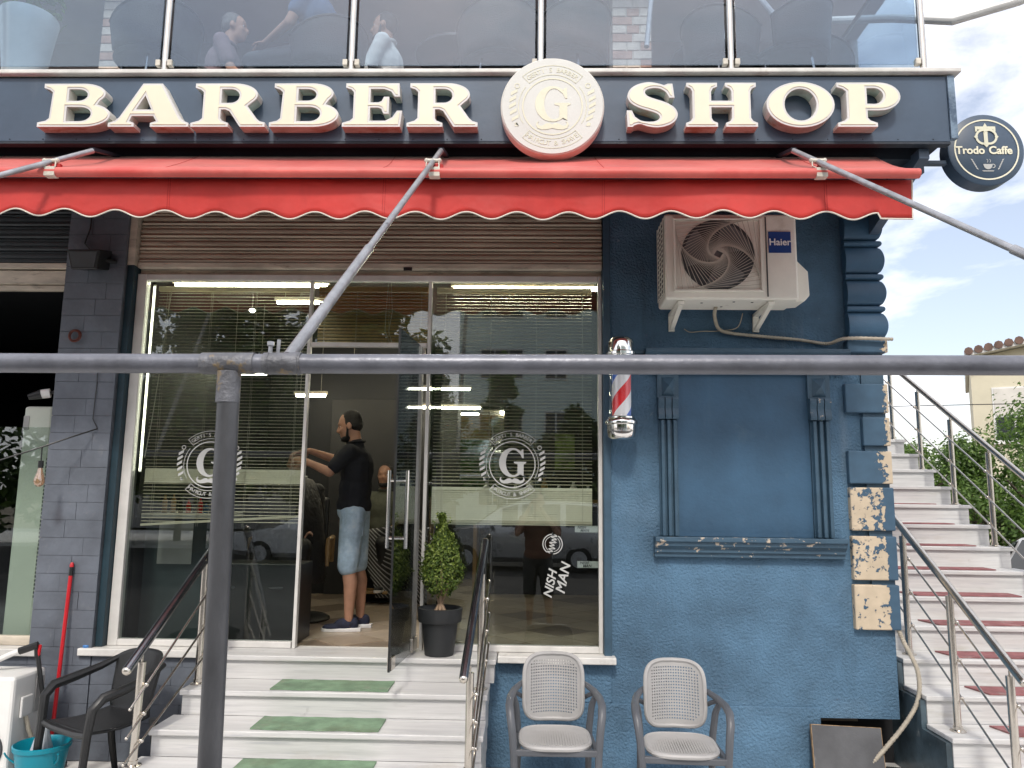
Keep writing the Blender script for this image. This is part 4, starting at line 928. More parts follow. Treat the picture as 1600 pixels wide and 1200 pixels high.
# ================================================================== terrace railing
rl = thing('terrace_railing', 'steel-posted glass balustrade of the terrace above the sign', 'railing', (0, -.8, 4.29))
PX = [-4.64, -3.47, -2.305, -1.135, .036, 1.20, 2.362]
for x in PX:
    MB().tube([(x, -.80, 4.286), (x-.0, -.80, 5.25)], .0205, 16).build('post', M['steel'], rl, smooth=True)
    for s in (-1, 1):
        if x == 2.362 and s == 1: continue
        MB().box(x+s*.022 if s > 0 else x-.052, x+.052 if s > 0 else x-.022, -.822, -.785, 4.335, 4.375).build('glass_clamp', M['clampw'], rl, bev=.004)
for i in range(len(PX)-1):
    MB().box(PX[i]+.034, PX[i+1]-.034, -.806, -.796, 4.342, 5.22).build('glass_panel', M['balglass'] , rl)
MB().box(2.352, 2.362, -.76, 1.80, 4.342, 5.22).build('glass_panel', M['cornerglass'], rl)
MB().tube([(-4.7, -.8, 5.262), (2.39, -.8, 5.262), (2.39, 1.8, 5.262)], .024, 12).build('top_rail', M['steel'], rl, smooth=True)

# ================================================================== air conditioner
ac = thing('air_conditioner', 'cream outdoor air conditioner unit bracketed to the blue wall', 'air conditioner', (1.27, -.25, 2.96))
ax0, ax1, az0, az1, ay0, ay1 = .852, 1.700, 2.975, 3.545, -.39, -.10
m = MB(); m.box(ax0, ax1, ay0, ay1, az0, az1); case = m.build('casing', M['cream'], ac, bev=.014)
gx0, gx1, gz0, gz1 = .905, 1.475, 3.025, 3.515
gx, gz = (gx0+gx1)/2, (gz0+gz1)/2; gw, gh = (gx1-gx0)/2, (gz1-gz0)/2
m = MB()
for (a, b, c, d) in ((gx0, gx1, gz0, gz0+.014), (gx0, gx1, gz1-.014, gz1), (gx0, gx0+.014, gz0+.014, gz1-.014), (gx1-.014, gx1, gz0+.014, gz1-.014)): m.box(a, b, ay0-.012, ay0-.001, c, d)
m.build('grille_frame', M['cream'], ac, bev=.003)
MB().lathe([(.235, 0), (.235, .002)], (gx, ay0-.0015, gz), 'y', 40).build('fan_well', M['creamdark'], ac)
m = MB()
for k in range(3):
    a0 = k*120+20
    pr_ = [(.05*math.cos(R(a0)), .05*math.sin(R(a0)))]+arc(0, 0, .215, .215, a0-12, a0+62, 8)+[(.05*math.cos(R(a0+80)), .05*math.sin(R(a0+80)))]
    vs_, fs_ = shape([pr_], .001); m.add(vs_, fs_, face_front(gx, ay0-.0045, gz))
m.lathe([(.06, 0), (.055, .004)], (gx, ay0-.004, gz), 'y', 20)
m.build('fan', M['fan'], ac)
m = MB(); sq = [(-gw+.014, -gh+.014), (gw-.014, -gh+.014), (gw-.014, gh-.014), (-gw+.014, gh-.014)]
for k in range(34):
    P3 = [Vector((gx+p[0], ay0-.009-.010*(1-max(abs(p[0]), abs(p[1]))/gw), gz+p[1])) for p in sq]
    for i in range(4): m.bar(P3[i], P3[(i+1) % 4], .0030, .0030, (0, 1, 0))
    f = .074
    sq = [((1-f)*sq[i][0]+f*sq[(i+1) % 4][0], (1-f)*sq[i][1]+f*sq[(i+1) % 4][1]) for i in range(4)]
g_ = m.build('grille_wires', M['wire'], ac); g_['kind'] = 'stuff'
m = MB()
for i in range(3): m.box(ax0-.004, ax0-.001, ay0+.035+i*.075, ay0+.095+i*.075, az0+.05, az1-.03)
m.build('side_vent', M['creamdark'], ac)
m = MB()
for i in range(4): m.box(ax0-.009, ax0-.0045, ay0+.030+i*.075, ay0+.036+i*.075, az0+.04, az1-.02)
for i in range(15): m.box(ax0-.008, ax0-.0045, ay0+.032, ay1-.03, az0+.05+i*.034, az0+.056+i*.034)
m.build('side_grille', M['cream'], ac)['kind'] = 'stuff'
MB().box(1.498, 1.506, ay0-.003, ay0-.0005, az0+.02, az1-.02).build('panel_groove', M['creamdark'], ac)
pl = MB().box(1.517, 1.659, ay0-.006, ay0-.0006, 3.285, 3.425).build('logo_plate', M['haier'], ac)
vs_, fs_ = text('Haier', .062, .0008, .0012); MB().add(vs_, fs_, face_front(1.588, ay0-.0072, 3.335)).build('logo_lettering', M['logowhite'], pl)
MB().prism([(1.70, 3.47), (1.722, 3.46), (1.728, 3.26), (1.795, 3.19), (1.80, 3.03), (1.765, 2.99), (1.70, 2.985)], -.30, -.12, 'y').build('valve_cover', M['cream'], ac, bev=.006)
for x in (.955, 1.53):
    m = MB(); m.box(x-.02, x+.02, -.37, -.0, az0-.026, az0-.004); m.box(x-.02, x+.02, -.02, .0, az0-.13, az0-.004)
    m.bar((x, -.34, az0-.022), (x, -.012, az0-.115), .03, .02)
    m.build('bracket', M['cream'], ac, bev=.002)
m = MB()
for x, y in ((1.1, -.3), (1.25, -.2), (1.42, -.32), (1.3, -.33)): m.ell((x, y, az0+.001), (.011, .011, .004), nu=8, nv=4)
m.build('base_holes', M['creamdark'], ac)
def corrug(path, r, name, label, mat, ridge=True, sub=14):
    pp = []
    for i in range(len(path)-1):
        p0 = Vector(path[max(0, i-1)]); p1 = Vector(path[i]); p2 = Vector(path[i+1]); p3 = Vector(path[min(len(path)-1, i+2)])
        for k in range(sub):
            t = k/sub; pp.append(.5*((2*p1)+(p2-p0)*t+(2*p0-5*p1+4*p2-p3)*t*t+(3*p1-p0-3*p2+p3)*t**3))
    pp.append(Vector(path[-1]))
    rs = [r*(1.12 if (ridge and i % 2) else .9 if ridge else 1) for i in range(len(pp))]
    return props(MB().tube(pp, rs, 10).build(name, mat, smooth=True), label, 'cable')
corrug([(1.215, -.20, 2.972), (1.225, -.12, 2.93), (1.27, -.045, 2.86), (1.36, -.03, 2.832), (1.58, -.03, 2.81), (1.81, -.03, 2.79), (2.0, -.03, 2.765), (2.11, -.09, 2.79), (2.41, -.10, 2.785)], .0115, 'drain_conduit', 'beige corrugated conduit sagging from air conditioner to the corner', M['conduit'], sub=22)
corrug([(1.04, -.012, 2.865), (1.08, -.014, 2.842), (1.16, -.014, 2.848), (1.28, -.014, 2.852), (1.40, -.02, 2.875), (1.43, -.06, 2.965)], .0035, 'thin_cable', 'thin loose cable on blue wall below air conditioner', M['conduit'], False)

# ================================================================== barber pole
bp = thing('barber_pole', 'striped red white and blue barber pole with chrome caps', 'barber pole', (.592, -.15, 2.08))
px, py = .592, -.15
MB().lathe([(.03, 2.085), (.068, 2.09), (.088, 2.108), (.094, 2.14), (.094, 2.185), (.104, 2.19), (.106, 2.205), (.100, 2.22), (.086, 2.228), (.086, 2.238), (.080, 2.243)], (px, py, 0), n=36).build('lower_cap', M['chrome'], bp, smooth=True, sharp=50)
MB().lathe([(.080, 2.625), (.092, 2.63), (.092, 2.645), (.098, 2.65), (.098, 2.668), (.085, 2.676), (.085, 2.735), (.077, 2.76), (.055, 2.774), (.02, 2.778)], (px, py, 0), n=36).build('upper_cap', M['chrome'], bp, smooth=True, sharp=50)
def spiral():
    mt = pm('barber_spiral_print', (.8, .8, .8), .35, var=.02); t = mt.node_tree; b = t.nodes['Principled BSDF']
    tc = t.nodes.new('ShaderNodeTexCoord'); sx = t.nodes.new('ShaderNodeSeparateXYZ'); t.links.new(tc.outputs['Object'], sx.inputs[0])
    at = t.nodes.new('ShaderNodeMath'); at.operation = 'ARCTAN2'; t.links.new(sx.outputs['Y'], at.inputs[0]); t.links.new(sx.outputs['X'], at.inputs[1])
    dv_ = t.nodes.new('ShaderNodeMath'); dv_.operation = 'MULTIPLY'; dv_.inputs[1].default_value = -1/(2*PI); t.links.new(at.outputs[0], dv_.inputs[0])
    zz = t.nodes.new('ShaderNodeMath'); zz.operation = 'MULTIPLY_ADD'; zz.inputs[1].default_value = 1/.44; t.links.new(sx.outputs['Z'], zz.inputs[0]); t.links.new(dv_.outputs[0], zz.inputs[2])
    of = t.nodes.new('ShaderNodeMath'); of.operation = 'ADD'; of.inputs[1].default_value = 0.30; t.links.new(zz.outputs[0], of.inputs[0])
    fr = t.nodes.new('ShaderNodeMath'); fr.operation = 'FRACT'; t.links.new(of.outputs[0], fr.inputs[0])
    rp = t.nodes.new('ShaderNodeValToRGB'); rp.color_ramp.interpolation = 'CONSTANT'
    e = rp.color_ramp.elements; e[0].position = 0; e[0].color = (.78, .78, .80, 1); e[1].position = .25; e[1].color = (.0, .10, .55, 1)
    for p, c in ((.5, (.78, .78, .80, 1)), (.75, (.75, .012, .02, 1))): q = e.new(p); q.color = c
    t.links.new(fr.outputs[0], rp.inputs['Fac'])
    for l in list(t.links):
        if l.to_socket == b.inputs['Base Color']: t.links.remove(l)
    t.links.new(rp.outputs['Color'], b.inputs['Base Color'])
    return mt
MB().lathe([(.063, 2.24), (.063, 2.63)], (px, py, 0), n=40).build('striped_cylinder', spiral(), bp, smooth=True, sharp=50)
MB().lathe([(.079, 2.242), (.079, 2.627)], (px, py, 0), n=40, cap=False).build('glass_tube', glassmat('pole_glass', (.95, .96, .97), .06), bp, smooth=True)
MB().box(px-.03, px+.03, py+.07, .0, 2.12, 2.18).box(px-.03, px+.03, py+.07, .0, 2.655, 2.70).build('wall_bracket', M['chrome'], bp, bev=.004)

# ================================================================== window films
for x, z, lb, r_ in ((-.129, 1.928, 'white G emblem film on the right shop window', .232), (-2.215, 1.905, 'white G emblem film on left shop window behind grey post', .232)):
    e = thing('window_film', lb, 'window film', (x, .058, z-.24)); emblem(r_, face_front(x, .0605, z), e, M['decal'])
st = thing('window_sticker', 'white NISHMAN lettering running up the right shop window', 'sticker', (.17, .058, 1.0))
Mx = face_front(.165, .0605, 1.14, R(78)) @ Matrix.Scale(.78, 4)
vs_, fs_ = text('NISH', .105, .0006, .002, 1.0, .25); MB().add(vs_, fs_, Mx @ Matrix.Translation((-.01, .005, 0))).build('word', M['decal'], st)
vs_, fs_ = text('MAN', .115, .0006, .002, 1.0, .25); MB().add(vs_, fs_, Mx @ Matrix.Translation((.06, -.095, 0))).build('word', M['decal'], st)
st = thing('round_sticker', 'small round white scribbled sticker on the right shop window', 'sticker', (.15, .058, 1.36))
Mx = face_front(.148, .0605, 1.40, R(75))
m = MB(); ring(m, .062, .068, Mx, 20, 160, 20); ring(m, .062, .068, Mx, 200, 340, 20); ring(m, .048, .052, Mx, 25, 155, 20); ring(m, .048, .052, Mx, 205, 335, 20)
m.tube([Mx @ Vector((-.062+.124*i/40, .020*math.sin(i*.95)+.006*math.sin(i*.4), .001)) for i in range(41)], .0035, 5); m.build('print', M['decal'], st)
for x, z in ((.375, 1.50), (.392, 1.265)):
    t = thing('product_tag', 'white tag lettered NISH MAN behind right window, %s one' % ('upper' if z > 1.4 else 'lower'), 'tag', (x, .11, z-.03))
    MB().box(x-.075, x+.085, .105, .109, z-.022, z+.022).build('card', M['decal'], t)
    for i, s in enumerate(('NISH', 'MAN')):
        vs_, fs_ = text(s, .026, .0004, .0006, 1, .2); MB().add(vs_, fs_, face_front(x-.03+.02*i, .1045, z+.002-.02*i)).build('word', M['black'], t)
# ================================================================== front steps
fs = thing('front_steps', 'white marble steps leading up to the open shop door', 'steps', (-1.2, -.6, 0))
STEP = [(.70, -.20, .11, -2.06, -.21), (.555, -.48, -.18, -2.075, -.245), (.41, -.76, -.46, -2.11, -.25), (.265, -1.04, -.74, -2.15, -.255), (.12, -1.32, -1.02, -2.19, -.26)]
for i, (z, yf, yb, x0, x1) in enumerate(STEP):
    MB().box(x0, x1, yf, yb, z-.032, z).build('tread', M['marble'], fs, bev=.006)
    zn = STEP[i+1][0] if i < 4 else 0
    MB().box(x0+.012, x1-.012, yf+.022, -.014, zn, z-.033).build('riser', M['marble'], fs)
MB().box(-1.55, -.74, .10, .14, .66, .701).build('threshold', M['marbleedge'], fs, bev=.003)
for i, (z, yf, yb, x0, x1) in enumerate(STEP[1:4]):
    m = MB(); n = 14; e = .012
    a, b = -1.545-.01*i, -.84+.005*i
    front = [(a+(b-a)*k/n, yf+.03+.006*math.sin(k*1.3+i)) for k in range(n+1)]; back = [(a+(b-a)*k/n, yf+.272+.006*math.sin(k*1.9+2*i)) for k in range(n, -1, -1)]
    m.prism(front+back, z+.002, z+.009, 'z')
    props(m.build('step_mat', M['greenmat']), ('green mat on the highest step below the door', 'green mat on the middle step below the door', 'green mat on the lowest visible step, cut by picture bottom')[i], 'mat', 'green mats on the front steps')

def railing(name, label, loc, posts, hand, rods, mats, r=.0215, rr=.0065, hr=.024, side=(0, -1, 0), tails=.12):
    """posts: (base, top) pairs; hand: polyline; rods: list of height fractions along the posts"""
    t = thing(name, label, 'railing', loc)
    MB().tube(hand, hr, 16).build('handrail', mats[0], t, smooth=True, sharp=40)
    for e in (hand[0], hand[-1]): MB().ell(e, (hr*.98,)*3).build('end_cap', M['steel'], t, smooth=True)
    for b, tp in posts:
        b = Vector(b); tp = Vector(tp)
        MB().tube([b, tp], r, 16).build('post', M['steel'], t, smooth=True, sharp=40)
        MB().lathe([(r*2.1, 0), (r*2.1, .006), (r*1.25, .012), (r*1.25, .03)], b, n=20).build('base_flange', M['steel'], t, smooth=True)
        MB().tube([tp, tp+Vector((0, 0, .035))], .006, 8).build('rail_pin', M['steel'], t)
    sd_ = Vector(side)*(r+.014)
    d = (Vector(posts[-1][0])-Vector(posts[0][0])).normalized()
    for f in rods:
        pts = [Vector(b).lerp(Vector(tp), f)+sd_ for b, tp in posts]
        ln = [pts[0]-(pts[1]-pts[0]).normalized()*tails]+pts+[pts[-1]+(pts[-1]-pts[-2]).normalized()*tails]
        MB().tube(ln, rr, 8).build('rod', M['steel'], t, smooth=True)
        for p in pts: MB().ell(p, (.013,)*3).build('rod_holder', M['steel'], t, smooth=True); MB().tube([p-sd_, p], .0055, 6).build('rod_pin', M['steel'], t)
        for p in (ln[0], ln[-1]): MB().ell(p, (.009,)*3).build('rod_end', M['steel'], t, smooth=True)
    return t
# left and right railing of the front steps
railing('step_railing', 'steel railing with three rods on the left of front steps', (-2.07, -.7, .2),
        [((-2.115, -.90, .265), (-2.105, -.90, .80)), ((-2.03, -.33, .555), (-2.03, -.33, 1.275))],
        [(-2.135, -1.0, .775), (-2.03, -.30, 1.325), (-2.0, -.13, 1.46)], (.78, .50, .24), (M['steeldark'],), hr=.026, side=(1, 0, 0), tails=.16)
railing('step_railing', 'steel railing on the right of the front steps beside the potted plant', (-.31, -.7, .2),
        [((-.318, -.90, .265), (-.318, -.90, .775)), ((-.298, -.33, .555), (-.298, -.33, 1.235))],
        [(-.345, -1.0, .765), (-.300, -.30, 1.33), (-.291, -.19, 1.425)], (.78, .50, .24), (M['steeldark'],), hr=.0245, side=(1, 0, 0), tails=.16)

# ================================================================== staircase at the side of the building
ss = thing('side_staircase', 'white marble outdoor staircase climbing along the right side of building', 'staircase', (3.2, 1.5, 0))
def sk(k): return .36+.1655*k, -.45+.278*k
first = None
for k in range(-2, 23):
    z, yf = sk(k)
    if k == -2: z = .035
    tr_ = MB().box(2.45, 3.90, yf, yf+.30, z-.03, z).build('tread', M['marble'], ss, bev=.005)
    zb = sk(k-1)[0] if k > -2 else 0
    MB().box(2.46, 3.88, yf+.022, yf+.30, zb if k > -1 else 0, z-.031).build('riser', M['marble'], ss)
m = MB()                                             # cladding of the stair's near end and flank
prof = [(-.40, 0)]
for k in range(-1, 23):
    z, yf = sk(k); prof += [(yf+.03, z-.033)]
    if k < 22: prof += [(sk(k+1)[1]+.03, z-.033)]
prof += [(sk(22)[1]+.3, sk(22)[0]-.033), (sk(22)[1]+.3, 0)]
prof[0] = (sk(-1)[1]+.03, 0)
MB().prism(prof, 2.425, 2.459, 'x').build('flank_cladding', M['cladding'], ss, fixn=True)
MB().prism([(sk(k)[1]+.3, 0) for k in (0,)]+[(sk(22)[1]+.3, 0), (sk(22)[1]+.3, sk(22)[0]-.25), (sk(0)[1]+.3, sk(0)[0]-.25)], 2.47, 3.87, 'x').build('stair_body', M['cladding'], ss, fixn=True)
for k in range(-1, 9):
    z, yf = sk(k); m = MB(); sh = .02*math.sin(k*2.3)
    a = 2.80+sh; b = 3.62+sh*.5
    m.prism([(a+.05, yf+.045), (b, yf+.05), (b+.01, yf+.24), (a, yf+.245)], z+.002, z+.010, 'z')
    props(m.build('stair_mat', M['redmat']), 'dusty red stair mat, %s from the foot of the side staircase' % ('first', 'second', 'third', 'fourth', 'fifth', 'sixth', 'seventh', 'eighth', 'ninth', 'tenth')[k+1], 'mat', 'red mats on the side staircase')
inner = [((2.56, sk(k)[1]+.145, sk(k)[0]), (2.56, sk(k)[1]+.145, sk(k)[0]+.785)) for k in (-2, 0, 2, 4, 6, 8)]
inner[0] = ((2.56, -.86, .03), (2.56, -.86, .80))
sl_ = .1655/.278
railing('stair_railing', 'inner steel railing of the side staircase against the building', (2.56, 0, .2), inner, [(2.56, -.98, .80+.045-.12*sl_+.02), (2.56, -.86, .865)]+[(2.56, b[1], t_[2]+.055) for b, t_ in inner[1:]], (.80, .52, .24), (M['steel'],), tails=.14, side=(1, 0, 0))
outer = [((3.82, sk(k)[1]+.12, sk(k)[0]), (3.82, sk(k)[1]+.12, sk(k)[0]+.77)) for k in (-2, 0, 2, 4, 6, 8, 10, 12, 14)]
outer[0] = ((3.82, -.88, .03), (3.82, -.88, .78))
railing('stair_railing', 'outer steel railing of the side staircase before the green trees', (3.82, 1, .2), outer, [(3.82, b[1], t_[2]+.05) for b, t_ in outer], (.80, .52, .24), (M['steel'],), tails=.12, side=(-1, 0, 0))

# conduit that drops from the corner into the hole, and the loose board
corrug([(2.372, -.02, .90), (2.39, -.05, .82), (2.44, -.10, .66), (2.43, -.11, .5), (2.36, -.10, .36), (2.22, -.10, .20), (2.12, -.10, .10)], .0135, 'hanging_conduit', 'beige corrugated conduit dropping from corner into dark hole', M['conduit'], sub=16)
m = MB(); c0 = Matrix.Translation((1.98, -.13, .0)) @ Matrix.Rotation(R(2), 4, 'Y') @ Matrix.Rotation(R(-14), 4, 'X')
m.box(-.215, .215, -.012, .012, -.05, .315, c0); lb = m.build('loose_board', M['board']); props(lb, 'grey plywood board leaning over the hole at wall foot', 'board')
m = MB()
for a in (-.218, .215): m.box(a, a+.003, -.0125, .0125, -.05, .3155, c0)
m.box(-.218, .218, -.0125, .0125, .3152, .3185, c0)
m.build('raw_edge', M['boardedge'], lb)
corrug([(2.22, -.05, .06), (2.32, .0, .04), (2.42, .05, .02), (2.5, .1, .0)], .012, 'short_hose', 'dark ribbed hose end lying in the hole', M['black'])

# ================================================================== two grey resin armchairs
def superpt(a, hw, hh, p=4.2):
    c, s = math.cos(a), math.sin(a)
    return (math.copysign(abs(c)**(2/p), c)*hw, math.copysign(abs(s)**(2/p), s)*hh)
def armchair(loc, rot, label):
    """open-backed resin chair: perforated back pad, ribbed seat, slate frame with looping arms; front towards -Y"""
    t = thing('armchair', label, 'chair', loc, 'grey resin armchairs under the window')
    T = Matrix.Translation(loc) @ Matrix.Rotation(rot, 4, 'Z') @ Matrix.Diagonal((.83, .9, .92, 1))
    bwid, bh, zc = .205, .195, .665
    def bpt(u, v, off=0):                             # back pad surface, slightly curved and reclined
        y = .235+.22*(v)*.55-.07*(1-(u/bwid)**2)*-.5-.0
        return T @ Vector((u, y-.03+.30*0+(.05*(u/bwid)**2)*-1+off, zc+v))
    m = MB(); n = 46; idx = {}; vs_ = []; fs_ = []
    st_ = 2*bwid/n
    def vid(i, j):
        if (i, j) not in idx: idx[(i, j)] = len(vs_); vs_.append(bpt(-bwid+i*st_, -bh-.005+j*st_))
        return idx[(i, j)]
    for i in range(n):
        for j in range(n):
            u, v = -bwid+(i+.5)*st_, -bh-.005+(j+.5)*st_
            if (abs(u)/(bwid-.004))**4.2+(abs(v)/(bh-.004))**4.2 > 1: continue
            hole = i % 2 == 1 and j % 2 == 1 and (abs(u)/(bwid-.032))**6+(abs(v)/(bh-.032))**6 < 1
            if hole: continue
            fs_.append((vid(i, j), vid(i+1, j), vid(i+1, j+1), vid(i, j+1)))
    m.add(vs_, fs_); pad = m.build('back_pad', M['chairgrey'], t, solid=.010)
    MB().tube([bpt(*superpt(2*PI*k/60, bwid, bh)) for k in range(60)], .0125, 8, closed=True).build('back_rim', M['chairgrey'], pad, smooth=True)
    def spt(a, f, dz=0):
        x, y = superpt(a, .225*f, .20*f, 3.4); return T @ Vector((x, y-.055, .430-.02*(y/.2)*-1*.3-.012*(1-f)+dz))
    m = MB(); K = 48
    rings = [[spt(2*PI*k/K, f) for k in range(K)] for f in (1, .97, .8, .6, .4, .2, .03)]
    vs_ = [p for r_ in rings for p in r_]; fs_ = [(a*K+k, a*K+(k+1) % K, (a+1)*K+(k+1) % K, (a+1)*K+k) for a in range(6) for k in range(K)]+[tuple(6*K+k for k in range(K))]
    m.add(vs_, fs_); seat = m.build('seat', M['chairgrey'], t, smooth=True, solid=.02)
    MB().tube([spt(2*PI*k/K, 1) for k in range(K)], .014, 8, closed=True).build('seat_rim', M['chairgrey'], seat, smooth=True)
    m = MB()
    for i in range(23):
        x = -.185+i*.0168; w_ = .165*(1-(abs(x)/.225)**3.4)**(1/3.4)
        m.bar(T @ Vector((x, -.055-w_, .4345)), T @ Vector((x, -.055+w_, .4365)), .008, .007)
    m.build('seat_ribs', M['chairgrey'], seat)['kind'] = 'stuff'
    for s in (-1, 1):
        # arm: from the back pad out and forward, down into the front leg
        P_ = [(s*.195, .215, .70), (s*.235, .17, .685), (s*.275, .08, .672), (s*.300, -.05, .660), (s*.305, -.15, .640), (s*.297, -.205, .59), (s*.283, -.225, .50), (s*.272, -.235, .38), (s*.268, -.245, .2), (s*.268, -.255, 0)]
        MB().tube([T @ Vector(p) for p in P_], [.012, .016, .019, .021, .022, .022, .021, .020, .019, .017], 10).build('arm_and_front_leg', M['chairframe'], t, smooth=True)
        P_ = [(s*.190, .205, .59), (s*.245, .15, .63), (s*.292, .06, .668)]
        MB().tube([T @ Vector(p) for p in P_], .013, 8).build('arm_brace', M['chairframe'], t, smooth=True)
        P_ = [(s*.285, .05, .66), (s*.262, .10, .58), (s*.248, .13, .45), (s*.245, .17, .25), (s*.25, .235, 0)]
        MB().tube([T @ Vector(p) for p in P_], [.014, .019, .020, .019, .016], 10).build('rear_leg', M['chairframe'], t, smooth=True)
        MB().bar(T @ Vector((s*.265, -.225, .398)), T @ Vector((s*.25, .13, .392)), .026, .03).build('side_rail', M['chairframe'], t, bev=.005)
    MB().bar(T @ Vector((-.27, -.232, .398)), T @ Vector((.27, -.232, .398)), .03, .034).build('front_rail', M['chairframe'], t, bev=.006)
    MB().bar(T @ Vector((-.25, .12, .392)), T @ Vector((.25, .12, .392)), .03, .03).build('back_rail', M['chairframe'], t, bev=.006)
    return t
armchair((.143, -.66, .0), R(1), 'grey perforated armchair beneath the window sill corner')
armchair((.838, -.66, -.026), R(-2.5), 'grey perforated armchair before the plain blue wall')

# ================================================================== black plastic chair on the left, behind the railing
bc_ = thing('plastic_chair', 'black dotted plastic armchair by the tiled wall behind railing', 'chair', (-2.47, -.62, 0))
TB = Matrix.Translation((-2.47, -.58, 0)) @ Matrix.Rotation(R(-32), 4, 'Z') @ Matrix.Diagonal((.92, .92, .95, 1))
def shell(u, v):
    """u across (-1..1 round the sides), v from seat front (0) to back top (1)"""
    uu = u*2-1
    if v < .5:
        t = v/.5; y = -.21+.40*t; z = .425-.02*math.sin(PI*t)+.012*t; x = uu*(.235-.02*t)
        z += .006*abs(uu)**4
    else:
        t = (v-.5)/.5; y = .19+.035*math.sin(t*PI/2)+.09*t; z = .437+.36*t-(.05*uu**4)*t; x = uu*(.215+.035*t)
        y -= .10*uu**2*t**.5
    return TB @ Vector((x, y, z))
MB().grid(shell, 26, 34).build('seat_shell', pm('dotted_black_plastic', (.013, .014, .015), .4, var=.15, vs=8, bump=.35, bs=150, bdist=.006), bc_, smooth=True, sharp=0, solid=.014)
for s in (-1, 1):
    P_ = [(s*.245, .24, .74), (s*.275, .12, .69), (s*.29, -.04, .65), (s*.29, -.17, .625), (s*.28, -.225, .57), (s*.265, -.235, .43), (s*.265, -.25, .2), (s*.27, -.265, 0)]
    m = MB(); pts = [TB @ Vector(p) for p in P_]
    m.tube(pts, [.016, .022, .027, .028, .027, .023, .021, .018], 10); m.build('arm_and_front_leg', M['black'], bc_, smooth=True)
    MB().tube([TB @ Vector(p) for p in ((s*.245, .19, .43), (s*.25, .22, .22), (s*.26, .27, 0))], [.024, .021, .017], 10).build('rear_leg', M['black'], bc_, smooth=True)
MB().tube([TB @ Vector(p) for p in ((-.26, -.228, .425), (-.12, -.235, .415), (.12, -.235, .415), (.26, -.228, .425))], .02, 8).build('front_rail', M['black'], bc_, smooth=True)

# bucket, mop, hose and the white outdoor unit
bk = thing('bucket', 'teal plastic bucket standing under the black chair', 'bucket', (-2.825, -.52, 0))
MB().lathe([(.10, 0), (.105, .01), (.142, .235), (.152, .24), (.154, .262), (.147, .266), (.139, .25), (.104, .02), (.0, .018)], (-2.825, -.55, 0), n=32, cap=False).build('body', M['teal'], bk, smooth=True, sharp=45)
MB().tube([(-2.825+.155*math.cos(a), -.55+.155*math.sin(a)*.4-.10, .235-.10*math.sin(a*1.0)) for a in [PI*k/14 for k in range(15)]], .005, 6).build('handle', M['teal'], bk, smooth=True)
MB().lathe([(.0, .015), (.09, .02), (.11, .12), (.06, .21), (.035, .30), (.03, .335)], (-2.84, -.53, .01), n=16).build('bottle', pm('pale_bottle', (.5, .55, .6), .3, var=.1), None) and None
bo = bpy.data.objects['bottle']; props(bo, 'pale plastic bottle standing in the teal bucket', 'bottle')
mp_ = thing('mop_handle', 'long red broom handle leaning on the grey tiled pillar', 'broom', (-3.02, -.12, 0))
a = Vector((-3.013, -.16, .02)); b = Vector((-3.037, -.062, 1.245))
MB().tube([a, a.lerp(b, .93)], .0125, 12).build('shaft', M['redplastic'], mp_, smooth=True)
MB().tube([a.lerp(b, .93), a.lerp(b, .975)], .0135, 12).build('grip', M['black'], mp_, smooth=True)
MB().tube([a.lerp(b, .975), a.lerp(b, .99), b], [.013, .0125, .007], 12).build('tip', M['redplastic'], mp_, smooth=True)
MB().box(-3.13, -2.90, -.22, -.14, 0, .035).build('head', M['black'], mp_, bev=.01)
hs = thing('hose_gun', 'black hose with a red trigger nozzle beside the pillar', 'hose', (-3.07, -.4, 0))
MB().tube([(-3.30, -.42, .66), (-3.16, -.40, .725), (-3.08, -.38, .755)], .017, 10).build('lance', M['white'], hs, smooth=True)
MB().tube([(-3.12, -.39, .74), (-3.02, -.37, .775)], .022, 10).tube([(-3.03, -.37, .775), (-3.02, -.37, .70)], .014, 8).build('nozzle', M['black'], hs, smooth=True)
MB().tube([(-3.005, -.37, .775), (-3.012, -.372, .70)], .009, 8).build('trigger', M['redplastic'], hs, smooth=True)
MB().tube([(-3.02, -.37, .73), (-2.99, -.37, .6), (-2.955, -.37, .45), (-2.945, -.38, .2), (-2.95, -.42, .02)], .0135, 10).build('hose', M['black'], hs, smooth=True)
cu_ = thing('condenser_unit', 'white outdoor unit at the lower left picture edge', 'air conditioner', (-3.4, -.45, 0))
MB().box(-3.85, -3.02, -.56, -.26, .05, .625).build('casing', M['whiteplastic'], cu_, bev=.018)
MB().box(-3.015, -3.0, -.50, -.40, .38, .50).build('valve_cover', M['whiteplastic'], cu_, bev=.008)
MB().box(-3.016, -3.012, -.36, -.28, .38, .58).build('rating_label', M['chairgrey'], cu_)
MB().tube([(-3.01, -.44, .38), (-2.99, -.43, .30), (-2.985, -.40, .24), (-2.95, -.36, .20), (-2.93, -.3, .22)], .012, 8).build('wrapped_pipe', M['conduit'], cu_, smooth=True)
for x in (-3.75, -3.12): MB().box(x-.05, x+.05, -.58, -.24, 0, .05).build('foot', M['black'], cu_)
MB().lathe([(.11, 0), (.11, .012)], (-3.16, -.561, .22), 'y', 32).build('fan_grille', M['creamdark'], cu_)

